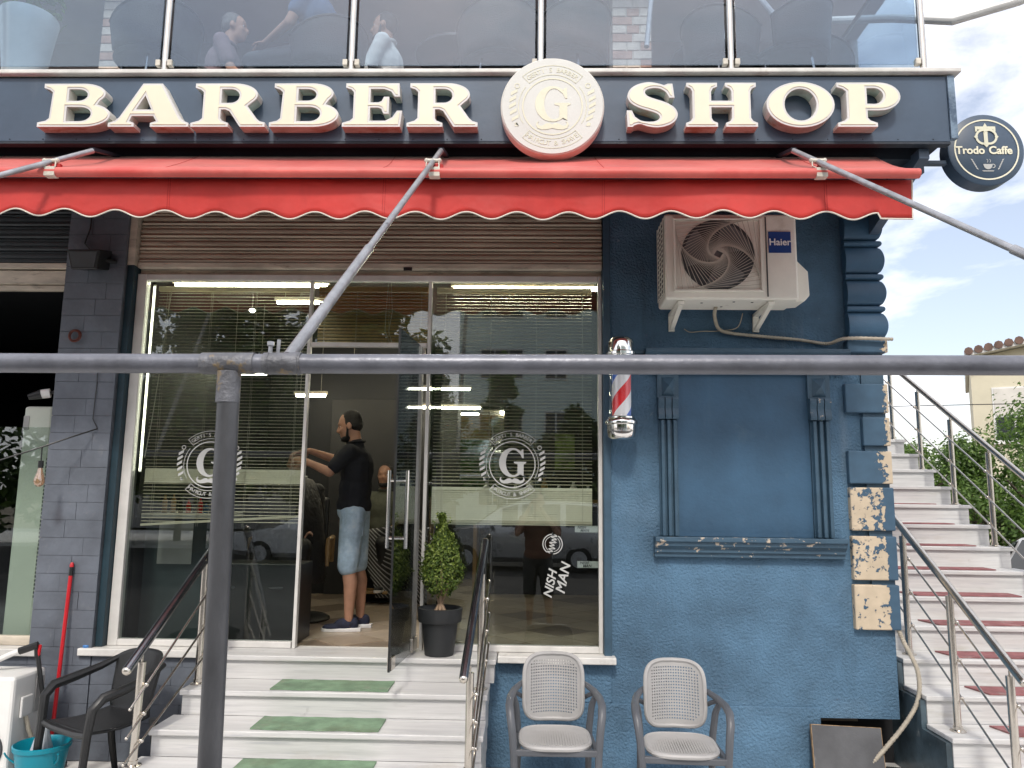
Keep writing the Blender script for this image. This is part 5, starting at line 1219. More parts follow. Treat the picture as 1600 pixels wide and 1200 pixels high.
# ================================================================== clipped shrub in a pot
pp_ = thing('potted_shrub', 'clipped conical boxwood in a charcoal pot beside open door', 'potted plant', (-.582, -.10, .70))
cx_, cy_ = -.582, -.075
MB().lathe([(.088, .70), (.093, .703), (.118, .905), (.138, .91), (.141, .92), (.146, .985), (.146, .995), (.138, .997), (.128, .985), (.122, .96)], (cx_, cy_, 0), n=40, cap=False).lathe([(.001, .7015), (.09, .7015)], (cx_, cy_, 0), n=40).build('pot', M['potblack'], pp_, smooth=True, sharp=40)
MB().lathe([(.126, .965), (.08, .972), (.01, .976)], (cx_, cy_, 0), n=24).build('soil', M['soil'], pp_, smooth=True)
m = MB(); rn = random.Random(3)
for k in range(7):
    a = 2*PI*k/7+.3; r0 = .018; top = Vector((cx_+.07*math.cos(a)*rn.uniform(.5, 1.2), cy_+.07*math.sin(a), rn.uniform(1.10, 1.22)))
    m.tube([(cx_+r0*2.0*math.cos(a), cy_+r0*2.0*math.sin(a), .968), (cx_+r0*.5*math.cos(a), cy_+r0*.5*math.sin(a), 1.02), top], [.009, .010, .004], 6)
m.tube([(cx_, cy_, .97), (cx_+.005, cy_, 1.05), (cx_, cy_, 1.45)], [.018, .014, .004], 8)
m.build('stem', M['bark'], pp_, smooth=True)
def leafmat(name, c1, c2, c3, rough=.45, trans=.35):
    mt = bpy.data.materials.new(name); mt.use_nodes = True; t = mt.node_tree; b = t.nodes['Principled BSDF']; b.inputs['Roughness'].default_value = rough
    g = t.nodes.new('ShaderNodeNewGeometry'); rp = t.nodes.new('ShaderNodeValToRGB'); e = rp.color_ramp.elements
    e[0].color = tuple(c1)+(1,); e[1].color = tuple(c3)+(1,); q = e.new(.55); q.color = tuple(c2)+(1,)
    t.links.new(g.outputs['Random Per Island'], rp.inputs['Fac']); t.links.new(rp.outputs['Color'], b.inputs['Base Color'])
    tl = t.nodes.new('ShaderNodeBsdfTranslucent'); t.links.new(rp.outputs['Color'], tl.inputs['Color'])
    mx_ = t.nodes.new('ShaderNodeMixShader'); mx_.inputs['Fac'].default_value = trans
    o = t.nodes['Material Output']; t.links.new(b.outputs[0], mx_.inputs[1]); t.links.new(tl.outputs[0], mx_.inputs[2]); t.links.new(mx_.outputs[0], o.inputs['Surface'])
    return mt
M['boxleaf'] = leafmat('boxwood_leaf', (.04, .08, .014), (.12, .19, .03), (.30, .38, .08))
M['leafdark'] = leafmat('dark_tree_leaf', (.025, .05, .012), (.06, .115, .02), (.14, .21, .04))
M['leafmid'] = leafmat('green_tree_leaf', (.05, .10, .02), (.11, .20, .04), (.20, .31, .07), trans=.45)
def leaf(m, p, n, s, rn):
    n = n.normalized(); a = n.orthogonal().normalized(); a = (Matrix.Rotation(rn.uniform(0, 6.28), 3, n) @ a); b = n.cross(a)
    w = s*.5
    m.v += [tuple(p-a*s), tuple(p+b*w+n*s*.15), tuple(p+a*s), tuple(p-b*w+n*s*.15)]
    k = len(m.v); m.f.append((k-4, k-3, k-2, k-1)); m.mi.append(0)
m = MB(); rn = random.Random(11)
def crown_r(t): return (.05+.088*math.sin(PI*min(1, t/.25)*.5) if t < .25 else .138*(1-((t-.25)/.75)**1.05))+.008
lumps = [(rn.uniform(0, 6.28), rn.uniform(.05, .95), rn.uniform(-.055, .04), rn.uniform(.25, .5)) for _ in range(54)]
for k in range(5200):
    t = rn.random()**.85; a = rn.uniform(0, 2*PI)
    r_ = crown_r(t)
    for la, lt, ld, lw2_ in lumps:
        dd = ((a-la+PI) % (2*PI)-PI)**2/(lw2_**2)+((t-lt)/.10)**2
        if dd < 4: r_ += ld*math.exp(-dd)
    q = r_*(rn.uniform(.55, 1.05)**.5)
    p = Vector((cx_+q*math.cos(a), cy_+q*math.sin(a), 1.075+.515*t+rn.gauss(0, .008)))
    nrm = Vector((math.cos(a), math.sin(a), .55))+Vector((rn.gauss(0, .6), rn.gauss(0, .6), rn.gauss(0, .6)))
    leaf(m, p, nrm, rn.uniform(.0085, .015), rn)
for k in range(60):                                  # stray shoots that break the clipped outline
    t = rn.random(); a = rn.uniform(0, 2*PI); r_ = crown_r(t)
    d = Vector((math.cos(a), math.sin(a), rn.uniform(.3, 1.2))).normalized(); p = Vector((cx_+r_*.9*math.cos(a), cy_+r_*.9*math.sin(a), 1.075+.515*t))
    for q in range(6): leaf(m, p+d*(.008*q)+Vector((rn.gauss(0, .004), rn.gauss(0, .004), 0)), d+Vector((rn.gauss(0, .8), rn.gauss(0, .8), rn.gauss(0, .8))), rn.uniform(.008, .013), rn)
m.build('foliage', M['boxleaf'], pp_)['kind'] = 'stuff'

# ================================================================== hanging bulb, cables, camera, speaker and others at the pillar
sbulb = thing('string_bulb', 'amber bulb hanging from black string light cable by pillar', 'lamp', (-3.19, -.28, 1.74))
MB().tube([(-3.9, -.5, 1.74), (-3.43, -.32, 1.90), (-3.19, -.26, 1.995), (-3.06, -.16, 2.07), (-2.955, -.05, 2.135)], .005, 8).build('cable', M['black'], sbulb, smooth=True)
MB().tube([(-3.19, -.26, 1.995), (-3.187, -.26, 1.90)], .004, 6).tube([(-3.187, -.26, 1.905), (-3.187, -.26, 1.86)], .0165, 12).build('socket', M['black'], sbulb, smooth=True)
MB().lathe([(.012, 1.862), (.016, 1.84), (.03, 1.79), (.033, 1.772), (.026, 1.75), (.010, 1.738)], (-3.187, -.26, 0), n=20).build('bulb', M['amber'], sbulb, smooth=True)
MB().tube([(-2.955, -.05, 2.135), (-2.99, -.055, 2.2), (-2.985, -.055, 2.45), (-2.99, -.055, 2.6)], .003, 6).build('feed_wire', M['black'], sbulb, smooth=True)
wl = thing('wall_speaker', 'black wedge loudspeaker mounted high on the grey pillar', 'speaker', (-3.05, -.12, 3.2))
m = MB(); Tm = Matrix.Translation((-3.06, -.15, 3.30)) @ Matrix.Rotation(R(14), 4, 'X')
m.prism([(-.095, -.075), (.085, -.075), (.115, .06), (-.115, .06)], -.07, .09, 'y', Tm); m.build('body', M['black'], wl, bev=.008)
m = MB(); m.prism([(-.08, -.06), (.07, -.06), (.095, .045), (-.095, .045)], -.074, -.0705, 'y', Tm); m.build('front_grille', M['creamdark'], wl)
MB().tube([(-2.97, -.12, 3.30), (-2.93, -.05, 3.31)], .015, 8).build('mount', M['black'], wl)
MB().tube([(-3.10, -.07, 3.38), (-3.16, -.06, 3.44), (-3.13, -.06, 3.55), (-3.12, -.06, 3.75)], .005, 6).build('cable', M['black'], wl, smooth=True)
co = MB()
for k in range(9):
    r_ = .038+.004*math.sin(k*2.1); cxx, czz = -3.165+.004*math.cos(k), 2.775+.004*math.sin(k*1.7)
    co.tube([(cxx+r_*math.cos(a), -.058-.002*k, czz+r_*math.sin(a)) for a in [2*PI*j/20 for j in range(20)]], .0028, 5, closed=True)
props(co.build('wire_coil', pm('dark_red_wire', (.12, .03, .02), .6, var=.3, vs=40)), 'coiled dark red wire hung on the grey pillar', 'wire')
cm = thing('security_camera', 'white bullet camera above the tall white cabinet', 'camera', (-3.36, .02, 2.35))
MB().tube([(-3.40, .0, 2.375), (-3.35, .02, 2.385)], .032, 14).build('body', M['whiteplastic'], cm, smooth=True)
MB().tube([(-3.47, -.03, 2.35), (-3.40, .0, 2.375)], [.02, .034], 14).build('hood', M['black'], cm, smooth=True)
MB().tube([(-3.35, .02, 2.385), (-3.31, .03, 2.40)], .012, 8).build('arm', M['black'], cm, smooth=True)
# tall floor-standing unit behind the neighbouring glass
fa = thing('standing_unit', 'tall pale floor-standing air conditioner behind the left window', 'air conditioner', (-3.55, .32, .68))
MB().box(-3.63, -3.42, .18, .40, .68, 2.31).build('cabinet', pm('pale_green_white_enamel', (.62, .66, .58), .4, var=.04, vs=3), fa, bev=.02)
m = MB()
for i in range(40): m.box(-3.4195, -3.4175, .22, .25, 1.25+i*.021, 1.262+i*.021); 
m.build('side_vents', M['creamdark'], fa)['kind'] = 'stuff'
m = MB()
for i in range(36): m.box(-3.435, -3.425, .1785, .1797, .98+i*.027, .996+i*.027)
m.build('front_vents', M['creamdark'], fa)['kind'] = 'stuff'
MB().box(-3.625, -3.585, .176, .1797, 2.14, 2.24).build('label_plate', M['chairgrey'], fa)
ws = thing('window_notice', 'white notice with red edge at the far left window', 'notice', (-3.9, .05, 1.75))
MB().box(-4.05, -3.775, .050, .056, 1.70, 2.08).build('sheet', M['decal'], ws)
m = MB()
for (a, b, c, d) in ((-4.03, -3.795, 2.045, 2.055), (-4.03, -3.795, 1.725, 1.735), (-3.805, -3.795, 1.735, 2.045)): m.box(a, b, .0475, .0495, c, d)
m.build('red_border', M['rededge'], ws)
cp = MB().lathe([(.02, 0), (.022, .01), (.018, .016)], (-2.905, -.04, .70), n=14)
props(cp.build('plastic_disc', pm('blue_plastic', (.05, .2, .5), .4, var=.05)), 'small blue cap lying on the left window sill', 'cap')
# ================================================================== people
def basis(fwd, up=Vector((0, 0, 1))):
    f = fwd.normalized(); l = up.cross(f).normalized(); u = f.cross(l)
    return Matrix((f, l, u)).transposed()            # local x = forward, y = left, z = up
def solid_skin(m, name, mat, parent, vox, it=4, fac=.5):
    o = m.build(name, mat, parent)
    r = o.modifiers.new('remesh', 'REMESH'); r.mode = 'VOXEL'; r.voxel_size = vox; r.use_smooth_shade = True
    s = o.modifiers.new('smooth', 'SMOOTH'); s.iterations = it; s.factor = fac
    bake(o); o.data.shade_smooth(); o.data.materials.clear(); o.data.materials.append(mat)
    return o
def hand(m, w_, d, pn, s=1.0, curl=.5, mirror=1):
    """w_: wrist, d: direction of the palm, pn: palm normal (side the fingers curl to)"""
    d = d.normalized(); pn = (pn-d*pn.dot(d)).normalized(); q = d.cross(pn)*mirror   # q: towards the thumb side
    Mx = Matrix((q, pn, d)).transposed()
    m.ell(w_+d*.045*s, (.040*s, .017*s, .052*s), Mx)
    for i, (off, ln) in enumerate(((.030, .072), (.011, .080), (-.009, .074), (-.028, .058))):
        a = w_+d*.083*s+q*off*s; c1 = curl*.6; c2 = curl*1.5
        e1 = a+(d*math.cos(c1)+pn*math.sin(c1))*ln*.5*s; e2 = e1+(d*math.cos(c2)+pn*math.sin(c2))*ln*.5*s
        m.cap(a-d*.02*s, e1, .0095*s, .0088*s, 8); m.cap(e1, e2, .0088*s, .0072*s, 8)
    a = w_+d*.025*s+q*.034*s; e1 = a+(d*.6+q*.75+pn*.3).normalized()*.036*s; e2 = e1+(d*.85+q*.25+pn*.45).normalized()*.032*s
    m.cap(a, e1, .012*s, .0105*s, 8); m.cap(e1, e2, .0105*s, .0085*s, 8)
def figure(label, J, skin, shirt, bottom, shoe, hairmat, vox=.011, sleeve=.55, short=.92, beard=False, s=1.0, group=None, hair_top=1.0, bellyf=1.0, curl=(.6, .6)):
    base = Vector(J['base']); t = thing('person', label, 'person', tuple(base), group)
    V = lambda k: Vector(J[k])
    fw = V('fwd').normalized(); Bd = basis(fw); fc = V('face').normalized(); Hd = basis(fc, J.get('hup', Vector((0, 0, 1))))
    pel, ch, nk, hd = V('pelvis'), V('chest'), V('neck'), V('head')
    spine = (ch-pel).normalized(); Bs = basis((fw-spine*fw.dot(spine)).normalized(), spine)
    m = MB()
    # torso, neck, head
    m.ell(pel, (.115*s, .155*s, .115*s), Bs); m.ell(pel.lerp(ch, .5), (.105*s*bellyf, .14*s, .17*s), Bs); m.ell(ch, (.115*s, .165*s, .17*s), Bs)
    m.cap(ch+spine*.10*s, hd-Hd @ Vector((.02, 0, .03))*s, .058*s, .054*s)
    for k in 'LR': m.cap(ch.lerp(V('sh'+k), .2)+spine*.09*s, V('sh'+k), .055*s, .055*s)
    H = lambda x, y, z: hd+Hd @ (Vector((x, y, z))*s)
    m.ell(H(-.008, 0, .030), (.098*s, .076*s, .092*s), Hd); m.ell(H(.022, 0, -.045), (.070*s, .060*s, .075*s), Hd)
    m.ell(H(.064, 0, -.092), (.024*s, .028*s, .020*s), Hd)                    # chin
    m.cap(H(.082, 0, .022), H(.106, 0, -.022), .009*s, .0135*s, 8); m.ell(H(.096, 0, -.028), (.015*s, .019*s, .010*s), Hd)   # nose
    m.ell(H(.074, 0, .034), (.020*s, .052*s, .012*s), Hd)                     # brow
    m.ell(H(.084, 0, -.056), (.012*s, .025*s, .006*s), Hd); m.ell(H(.082, 0, -.068), (.012*s, .022*s, .007*s), Hd)   # lips
    for k in (-1, 1): m.ell(H(-.008, k*.078, -.008), (.020*s, .010*s, .031*s), Hd); m.ell(H(.055, k*.040, -.022), (.030*s, .022*s, .026*s), Hd)
    # arms and hands
    for k, mir in (('L', 1), ('R', -1)):
        m.cap(V('sh'+k), V('el'+k), .048*s, .038*s); m.cap(V('el'+k), V('wr'+k), .039*s, .026*s)
        hdv = V('hd'+k) if 'hd'+k in J else V('wr'+k)-V('el'+k)
        hand(m, V('wr'+k), hdv, V('pn'+k) if 'pn'+k in J else Vector((0, 0, -1)), s, curl[0 if k == 'L' else 1], mir)
        m.cap(V('hip'+k), V('kn'+k), .080*s, .056*s); 
        kn, an = V('kn'+k), V('an'+k); calf = kn.lerp(an, .32)-fw*.018*s
        m.cap(kn, calf, .053*s, .057*s); m.cap(calf, an, .056*s, .034*s)
        tv = V('toe'+k).normalized() if 'toe'+k in J else fw
        m.cap(an+Vector((0, 0, -.04*s)), an+tv*.12*s+Vector((0, 0, -.05*s)), .034*s, .024*s)
    body = solid_skin(m, 'body', skin, t, vox, 3)
    # eyes
    for k in (-1, 1):
        m = MB(); m.ell(H(.066, k*.034, .008), (.011*s, .011*s, .0065*s), Hd); e = m.build('eye', M['whiteplastic'], t, smooth=True)
        MB().ell(H(.074, k*.034, .008), (.005*s, .0065*s, .0060*s), Hd).build('iris', M['hair'], e, smooth=True)
    # hair
    m = MB(); m.ell(H(-.026, 0, .054*hair_top), (.088*s, .079*s, .080*s), Hd); m.ell(H(-.048, 0, .012), (.066*s, .0785*s, .074*s), Hd); m.ell(H(-.03, 0, .03), (.070*s, .0805*s, .06*s), Hd)
    for k in (-1, 1): m.ell(H(.0, k*.070, .03), (.022*s, .009*s, .036*s), Hd)
    for k in (-1, 1): m.cap(H(.076, k*.018, .043), H(.070, k*.050, .040), .0055*s, .005*s, 6)
    solid_skin(m, 'hair', hairmat, t, .006, 2)
    if beard:
        m = MB(); m.ell(H(.036, 0, -.094), (.056*s, .059*s, .032*s), Hd); m.ell(H(.088, 0, -.047), (.009*s, .027*s, .005*s), Hd); m.ell(H(.071, 0, -.098), (.023*s, .031*s, .020*s), Hd)
        for k in (-1, 1): m.cap(H(.006, k*.070, -.005), H(.024, k*.060, -.078), .0095*s, .013*s, 8)
        solid_skin(m, 'beard', hairmat, t, .006, 2)
    # shirt
    m = MB(); e = 1.13
    m.ell(pel+spine*.02*s, (.130*s*e, .165*s*e, .10*s*e), Bs); m.ell(pel.lerp(ch, .5), (.122*s*e*bellyf, .155*s*e, .19*s), Bs); m.ell(ch, (.122*s*e, .170*s*e, .175*s*e), Bs)
    m.cap(ch+spine*.12*s, nk, .075*s, .064*s)
    for k in 'LR':
        S_ = V('sh'+k); E_ = V('el'+k)
        m.cap(ch.lerp(S_, .2)+spine*.09*s, S_, .068*s, .068*s)
        m.cap(S_, S_.lerp(E_, min(1, sleeve)), .066*s, .061*s if sleeve < 1 else .055*s)
        if sleeve > 1: m.cap(E_, V('wr'+k).lerp(E_, .08), .053*s, .042*s)
    solid_skin(m, 'shirt', shirt, t, max(vox, .010), 5)
    m = MB(); m.tube([nk+Bs @ Vector((.068*math.cos(a), .066*math.sin(a), .012+.012*math.cos(a)*-1))*s for a in [2*PI*k/24 for k in range(24)]], .011*s, 8, closed=True)
    m.build('collar', shirt, t, smooth=True)
    # shorts or trousers
    m = MB(); m.ell(pel-spine*.02*s, (.135*s, .172*s, .125*s), Bs)
    for k in 'LR':
        h_, k_ = V('hip'+k), V('kn'+k)
        m.cap(h_, h_.lerp(k_, min(1, short)), .102*s, .084*s)
        if short > 1: m.cap(k_, k_.lerp(V('an'+k), .92), .078*s, .056*s)
    solid_skin(m, 'shorts' if short <= 1 else 'trousers', bottom, t, max(vox, .010), 4)
    for k in 'LR':
        an = V('an'+k); tv = V('toe'+k).normalized() if 'toe'+k in J else fw; tv = Vector((tv.x, tv.y, 0)).normalized(); Bt = basis(tv)
        gz_ = an.z-.085*s
        m = MB(); m.ell(an+tv*.03*s+Vector((0, 0, -.035*s)), (.085*s, .044*s, .052*s), Bt); m.ell(an+tv*.12*s+Vector((0, 0, -.055*s)), (.085*s, .046*s, .030*s), Bt); m.ell(an-tv*.045*s+Vector((0, 0, -.03*s)), (.036*s, .036*s, .05*s), Bt)
        sh_ = solid_skin(m, 'shoe', shoe, t, .007, 2)
        m = MB()
        prof = [(-.10, -.032), (-.10, .032), (-.03, .044), (.10, .050), (.185, .034), (.21, 0), (.185, -.034), (.10, -.050), (-.03, -.044)]
        lo_ = [an+tv*x*s+Bt @ Vector((0, y*s, 0)) for x, y in prof]
        m.add([(p.x, p.y, gz_) for p in lo_]+[(p.x, p.y, gz_+.024*s+(.006 if i in (0, 1, 5) else 0)) for i, p in enumerate(lo_)], [tuple(range(9))[::-1], tuple(range(9, 18))]+[(i, (i+1) % 9, 9+(i+1) % 9, 9+i) for i in range(9)])
        m.build('sole', M['sole'], sh_, bev=.004)
    return t
V3 = lambda *a: Vector(a)
def standing(x, y, z, h, yaw):
    """joint table of an upright figure of height h facing angle yaw (0 = +X)"""
    s = h/1.75; f = V3(math.cos(yaw), math.sin(yaw), 0); l = V3(-f.y, f.x, 0); b = V3(x, y, z)
    P = lambda a, c, d: b+f*a*s+l*c*s+V3(0, 0, d*s)
    J = dict(base=b, fwd=f, face=f, pelvis=P(0, 0, .95), chest=P(0, 0, 1.27), neck=P(-.005, 0, 1.475), head=P(.025, 0, 1.635))
    for k, q in (('L', 1), ('R', -1)):
        J.update({'sh'+k: P(-.01, q*.185, 1.41), 'el'+k: P(0, q*.22, 1.12), 'wr'+k: P(.08, q*.21, .88), 'hip'+k: P(0, q*.09, .92), 'kn'+k: P(.01, q*.10, .50), 'an'+k: P(-.02, q*.10, .085), 'toe'+k: f})
    return J, P, s
def seated(x, y, zseat, zfloor, yaw, s=1.0, lean=0):
    f = V3(math.cos(yaw), math.sin(yaw), 0); l = V3(-f.y, f.x, 0); b = V3(x, y, zseat)
    P = lambda a, c, d: b+f*a*s+l*c*s+V3(0, 0, d*s)
    J = dict(base=V3(x, y, zfloor), fwd=f, face=f, pelvis=P(0, 0, .10), chest=P(lean*.5, 0, .42), neck=P(lean*.8, 0, .62), head=P(.03+lean, 0, .775))
    for k, q in (('L', 1), ('R', -1)):
        J.update({'sh'+k: P(lean*.7, q*.18, .55), 'el'+k: P(.10+lean*.7, q*.22, .29), 'wr'+k: P(.32, q*.15, .22), 'hip'+k: P(.04, q*.09, .09), 'kn'+k: P(.44, q*.12, .09)})
        kn = J['kn'+k]; J['an'+k] = V3(kn.x, kn.y, zfloor+.085*s)-f*.02; J['toe'+k] = f
    return J, P, s

# the barber: standing in the doorway in profile, both arms raised to the customer on the left
J, P, s = standing(-1.385, .92, FZ, 1.70, PI)
J['neck'] = P(.02, 0, 1.475); J['head'] = P(.075, 0, 1.618); J['face'] = V3(-1, -.02, -.22)
J['hup'] = V3(-.2, 0, 1)
J['chest'] = P(.0, 0, 1.26); J['pelvis'] = P(0.015, 0, .96)
J['elL'] = P(.165, .24, 1.235); J['wrL'] = P(.39, .16, 1.325); J['hdL'] = V3(-1, .12, .1); J['pnL'] = V3(0, .8, -.6)
J['shL'] = P(.03, .185, 1.40); J['shR'] = P(.04, -.18, 1.41)
J['elR'] = P(.26, -.24, 1.36); J['wrR'] = P(.43, -.10, 1.42); J['hdR'] = V3(-1, -.1, -.25); J['pnR'] = V3(0, -.5, -.8)
J['anL'] = P(-.0, .09, .085); J['anR'] = P(-.05, -.10, .085); J['knL'] = P(.02, .10, .50); J['knR'] = P(-.01, -.10, .50)
J['toeL'] = V3(-1, -.12, 0)
barber = figure('barber in black polo and denim shorts cutting hair in the doorway', J, M['skin'], M['navycloth'], M['denim'], M['shoe'], M['hair'], vox=.008, sleeve=.72, short=1.0, beard=True, s=s, curl=(.9, .7))
m = MB()                                             # back pocket, hems and side seam of the shorts, sleeve bands
hq = [(-1.385, .815, 1.50), (-1.295, .83, 1.50), (-1.298, .825, 1.40), (-1.337, .82, 1.375), (-1.385, .81, 1.40)]
m.add([(x, y-.012, z) for x, y, z in hq]+[(x, y+.03, z) for x, y, z in hq], [(4, 3, 2, 1, 0)]+[(i, (i+1) % 5, 5+(i+1) % 5, 5+i) for i in range(5)])
m.build('pocket', M['denim'], barber, bev=.004)
# customer in a barber chair, under a black cape, half hidden by the door frame
J, P, s = seated(-2.0, 1.35, 1.20, FZ+.12, R(-80), .98)
J['anL'] = V3(*J['anL']); 
cust = figure('seated customer wrapped in a black cape behind the door frame', J, M['skin2'], M['blackcape'], M['blackcape'], M['black'], M['hair'], vox=.012, sleeve=1.2, short=1.2, s=s)
m = MB(); cx_, cy_ = -1.99, 1.33
def cape(u, v):
    a = 2*PI*u; r_ = .075+.27*v**.55+.03*math.sin(a*6+v*3)*v; z = 1.85-.82*v**1.35+.02*math.sin(a*5)*v
    return (cx_+r_*math.cos(a)*.95, cy_+r_*math.sin(a)*1.25-.20*v, z)
m.grid(cape, 40, 16, True); m.build('cape', M['blackcape'], cust, smooth=True, sharp=0, solid=.004)
MB().tube([(cx_+.078*math.cos(2*PI*k/20), cy_+.076*math.sin(2*PI*k/20), 1.853) for k in range(20)], .012, 8, closed=True).build('neck_strip', M['white'], cust, smooth=True)
def barber_chair(x, y, yaw, label):
    t = thing('barber_chair', label, 'chair', (x, y, FZ), 'barber chairs'); T = Matrix.Translation((x, y, FZ)) @ Matrix.Rotation(yaw, 4, 'Z')
    def bx_(m, *a): return m.box(*a, T)
    MB().lathe([(.33, 0), (.33, .015), (.30, .03), (.08, .045), (.06, .06), (.06, .36)], (x, y, FZ), n=32).build('pedestal', M['black'], t, smooth=True, sharp=40)
    bx_(MB(), -.25, .27, -.27, .27, .38, .50).build('seat', M['black'], t, bev=.03)
    m = MB(); m.prism([(-.30, .46), (-.22, .46), (-.30, 1.0), (-.37, 1.0)], -.26, .26, 'y', T); m.build('backrest', M['black'], t, bev=.02)
    for s_ in (-1, 1):
        MB().tube([T @ V3(-.24, s_*.30, .45), T @ V3(-.2, s_*.31, .66), T @ V3(.22, s_*.31, .66), T @ V3(.24, s_*.30, .45)], .022, 8).build('armrest', M['gold'], t, smooth=True)
    MB().tube([T @ V3(.25, -.16, .42), T @ V3(.48, -.16, .14), T @ V3(.48, .16, .14), T @ V3(.25, .16, .42)], .014, 8).build('footrest', M['gold'], t, smooth=True)
    bx_(MB(), .30, .52, -.2, .2, .10, .13).build('foot_plate', M['gold'], t, bev=.01)
    return t
barber_chair(-2.0, 1.35, R(-80), 'barber chair with tan footrest under the caped customer')
barber_chair(-1.50, 2.75, R(-95), 'barber chair under the man in olive shirt')
# man waiting further back with a pin-striped cape
J, P, s = seated(-1.50, 2.75, 1.16, FZ+.12, R(-95), .96)
wait = figure('bearded man in olive shirt seated deep inside the shop', J, M['skin2'], M['olive'], M['blackcape'], M['black'], M['hair'], vox=.013, sleeve=.8, short=1.2, beard=True, s=s)
stripe = pm('pin_striped_cape', (.012, .012, .013), .6, var=.2)
t_ = stripe.node_tree; wv = t_.nodes.new('ShaderNodeTexWave'); wv.inputs['Scale'].default_value = 14; wv.bands_direction = 'DIAGONAL'; gg = t_.nodes.new('ShaderNodeNewGeometry'); t_.links.new(gg.outputs['Position'], wv.inputs['Vector'])
rp_ = t_.nodes.new('ShaderNodeValToRGB'); rp_.color_ramp.interpolation = 'CONSTANT'; rp_.color_ramp.elements[0].color = (.012, .012, .013, 1); rp_.color_ramp.elements[1].position = .8; rp_.color_ramp.elements[1].color = (.28, .28, .28, 1)
t_.links.new(wv.outputs['Fac'], rp_.inputs['Fac']); t_.links.new(rp_.outputs['Color'], t_.nodes['Principled BSDF'].inputs['Base Color'])
def cape2(u, v):
    return (-1.62+.62*u+.16*v+.02*math.sin(v*9), 2.28-.10*v+.05*math.sin(u*9), 1.42-.62*v-.10*abs(u-.5)-.12*u*v)
MB().grid(cape2, 16, 14).build('striped_cape', stripe, wait, smooth=True, sharp=0, solid=.006)

# furniture behind the left window
ct = thing('counter', 'pale topped counter behind the lower left window', 'counter', (-2.5, .6, FZ))
MB().box(-2.80, -2.32, .42, .90, FZ, 1.52).build('body', pm('blue_grey_panel', (.035, .05, .055), .5, var=.1), ct)
MB().box(-2.83, -2.28, .39, .93, 1.523, 1.56).build('top', M['marbleedge'], ct, bev=.006)
MB().box(-2.70, -2.45, .413, .418, 1.20, 1.49).build('front_panel', M['chairgrey'], ct)
rnd = random.Random(5)
for i in range(9):
    x = -2.74+i*.052; h = rnd.uniform(.07, .17)
    c = rnd.choice([M['redplastic'], M['poster'], M['whiteplastic'], M['black'], M['teal'], M['gold']])
    b_ = MB().lathe([(.017, 0), (.018, .005), (.018, h*.7), (.007, h*.8), (.007, h)], (x, .52+.1*rnd.random(), 1.561), n=12).build('bottle', c, smooth=True, sharp=40)
    props(b_, '%s small bottle from the left on the pale counter behind the left window' % ('first', 'second', 'third', 'fourth', 'fifth', 'sixth', 'seventh', 'eighth', 'ninth')[i], 'bottle', 'bottles on the counter')
lc = thing('low_cabinet', 'low black cabinet behind the bottom of the left window', 'cabinet', (-2.0, .5, FZ))
MB().box(-2.27, -1.62, .30, .62, FZ, 1.22).build('body', M['black'], lc, bev=.006)
for x in (-2.12, -1.78): MB().box(x-.05, x+.05, .285, .299, 1.05, 1.065).build('handle', M['steeldark'], lc)
mir = thing('wall_mirror', 'tall dark framed mirror on back wall seen beside the door', 'mirror', (-.55, 4.55, 1.2))
MB().box(-.95, -.30, 4.56, 4.598, 1.3, 2.9).build('frame', M['black'], mir, bev=.01)
MB().box(-.90, -.35, 4.554, 4.559, 1.35, 2.85).build('mirror_sheet', M['mirror'], mir)
dd = thing('inner_door', 'dark grey inner door beside the barber', 'door', (-1.6, 2.98, FZ))
MB().box(-2.15, -1.42, 2.97, 2.999, FZ, 2.72).build('leaf', M['greywall'], dd, bev=.004)
MB().box(-1.52, -1.46, 2.93, 2.969, 1.66, 1.69).build('handle', M['chrome'], dd)
rk = thing('product_shelf', 'shelf of bottles seen low behind the right window', 'shelf', (.1, .9, FZ))
MB().box(-.5, .9, 1.6, 1.95, 1.66, 1.69).box(-.5, -.47, 1.6, 1.95, FZ, 1.66).box(.87, .9, 1.6, 1.95, FZ, 1.66).build('shelf_board', M['gold'], rk)
for i in range(10):
    x = -.4+i*.13; h = rnd.uniform(.10, .2)
    b_ = MB().lathe([(.03, 0), (.031, .005), (.031, h*.7), (.012, h*.82), (.012, h)], (x, 1.75, 1.691), n=12).build('bottle', rnd.choice([M['black'], M['whiteplastic'], M['gold'], M['poster']]), smooth=True, sharp=40)
    props(b_, '%s bottle from the left on the shelf behind the right window' % ('first', 'second', 'third', 'fourth', 'fifth', 'sixth', 'seventh', 'eighth', 'ninth', 'tenth')[i], 'bottle', 'bottles on the shelf')
pst = MB().box(.30, .55, 4.585, 4.598, 2.05, 2.5); props(pst.build('poster', pm('green_brown_poster', (.16, .22, .06), .6, var=.5, vs=9)), 'small green poster on the shop back wall', 'poster')
fx = thing('floor_mirror_box', 'dark cabinet standing behind the right window', 'cabinet', (.2, 3.4, FZ))
MB().box(-.45, 1.0, 3.2, 3.9, FZ, 1.55).build('body', M['darkwall'], fx, bev=.01)

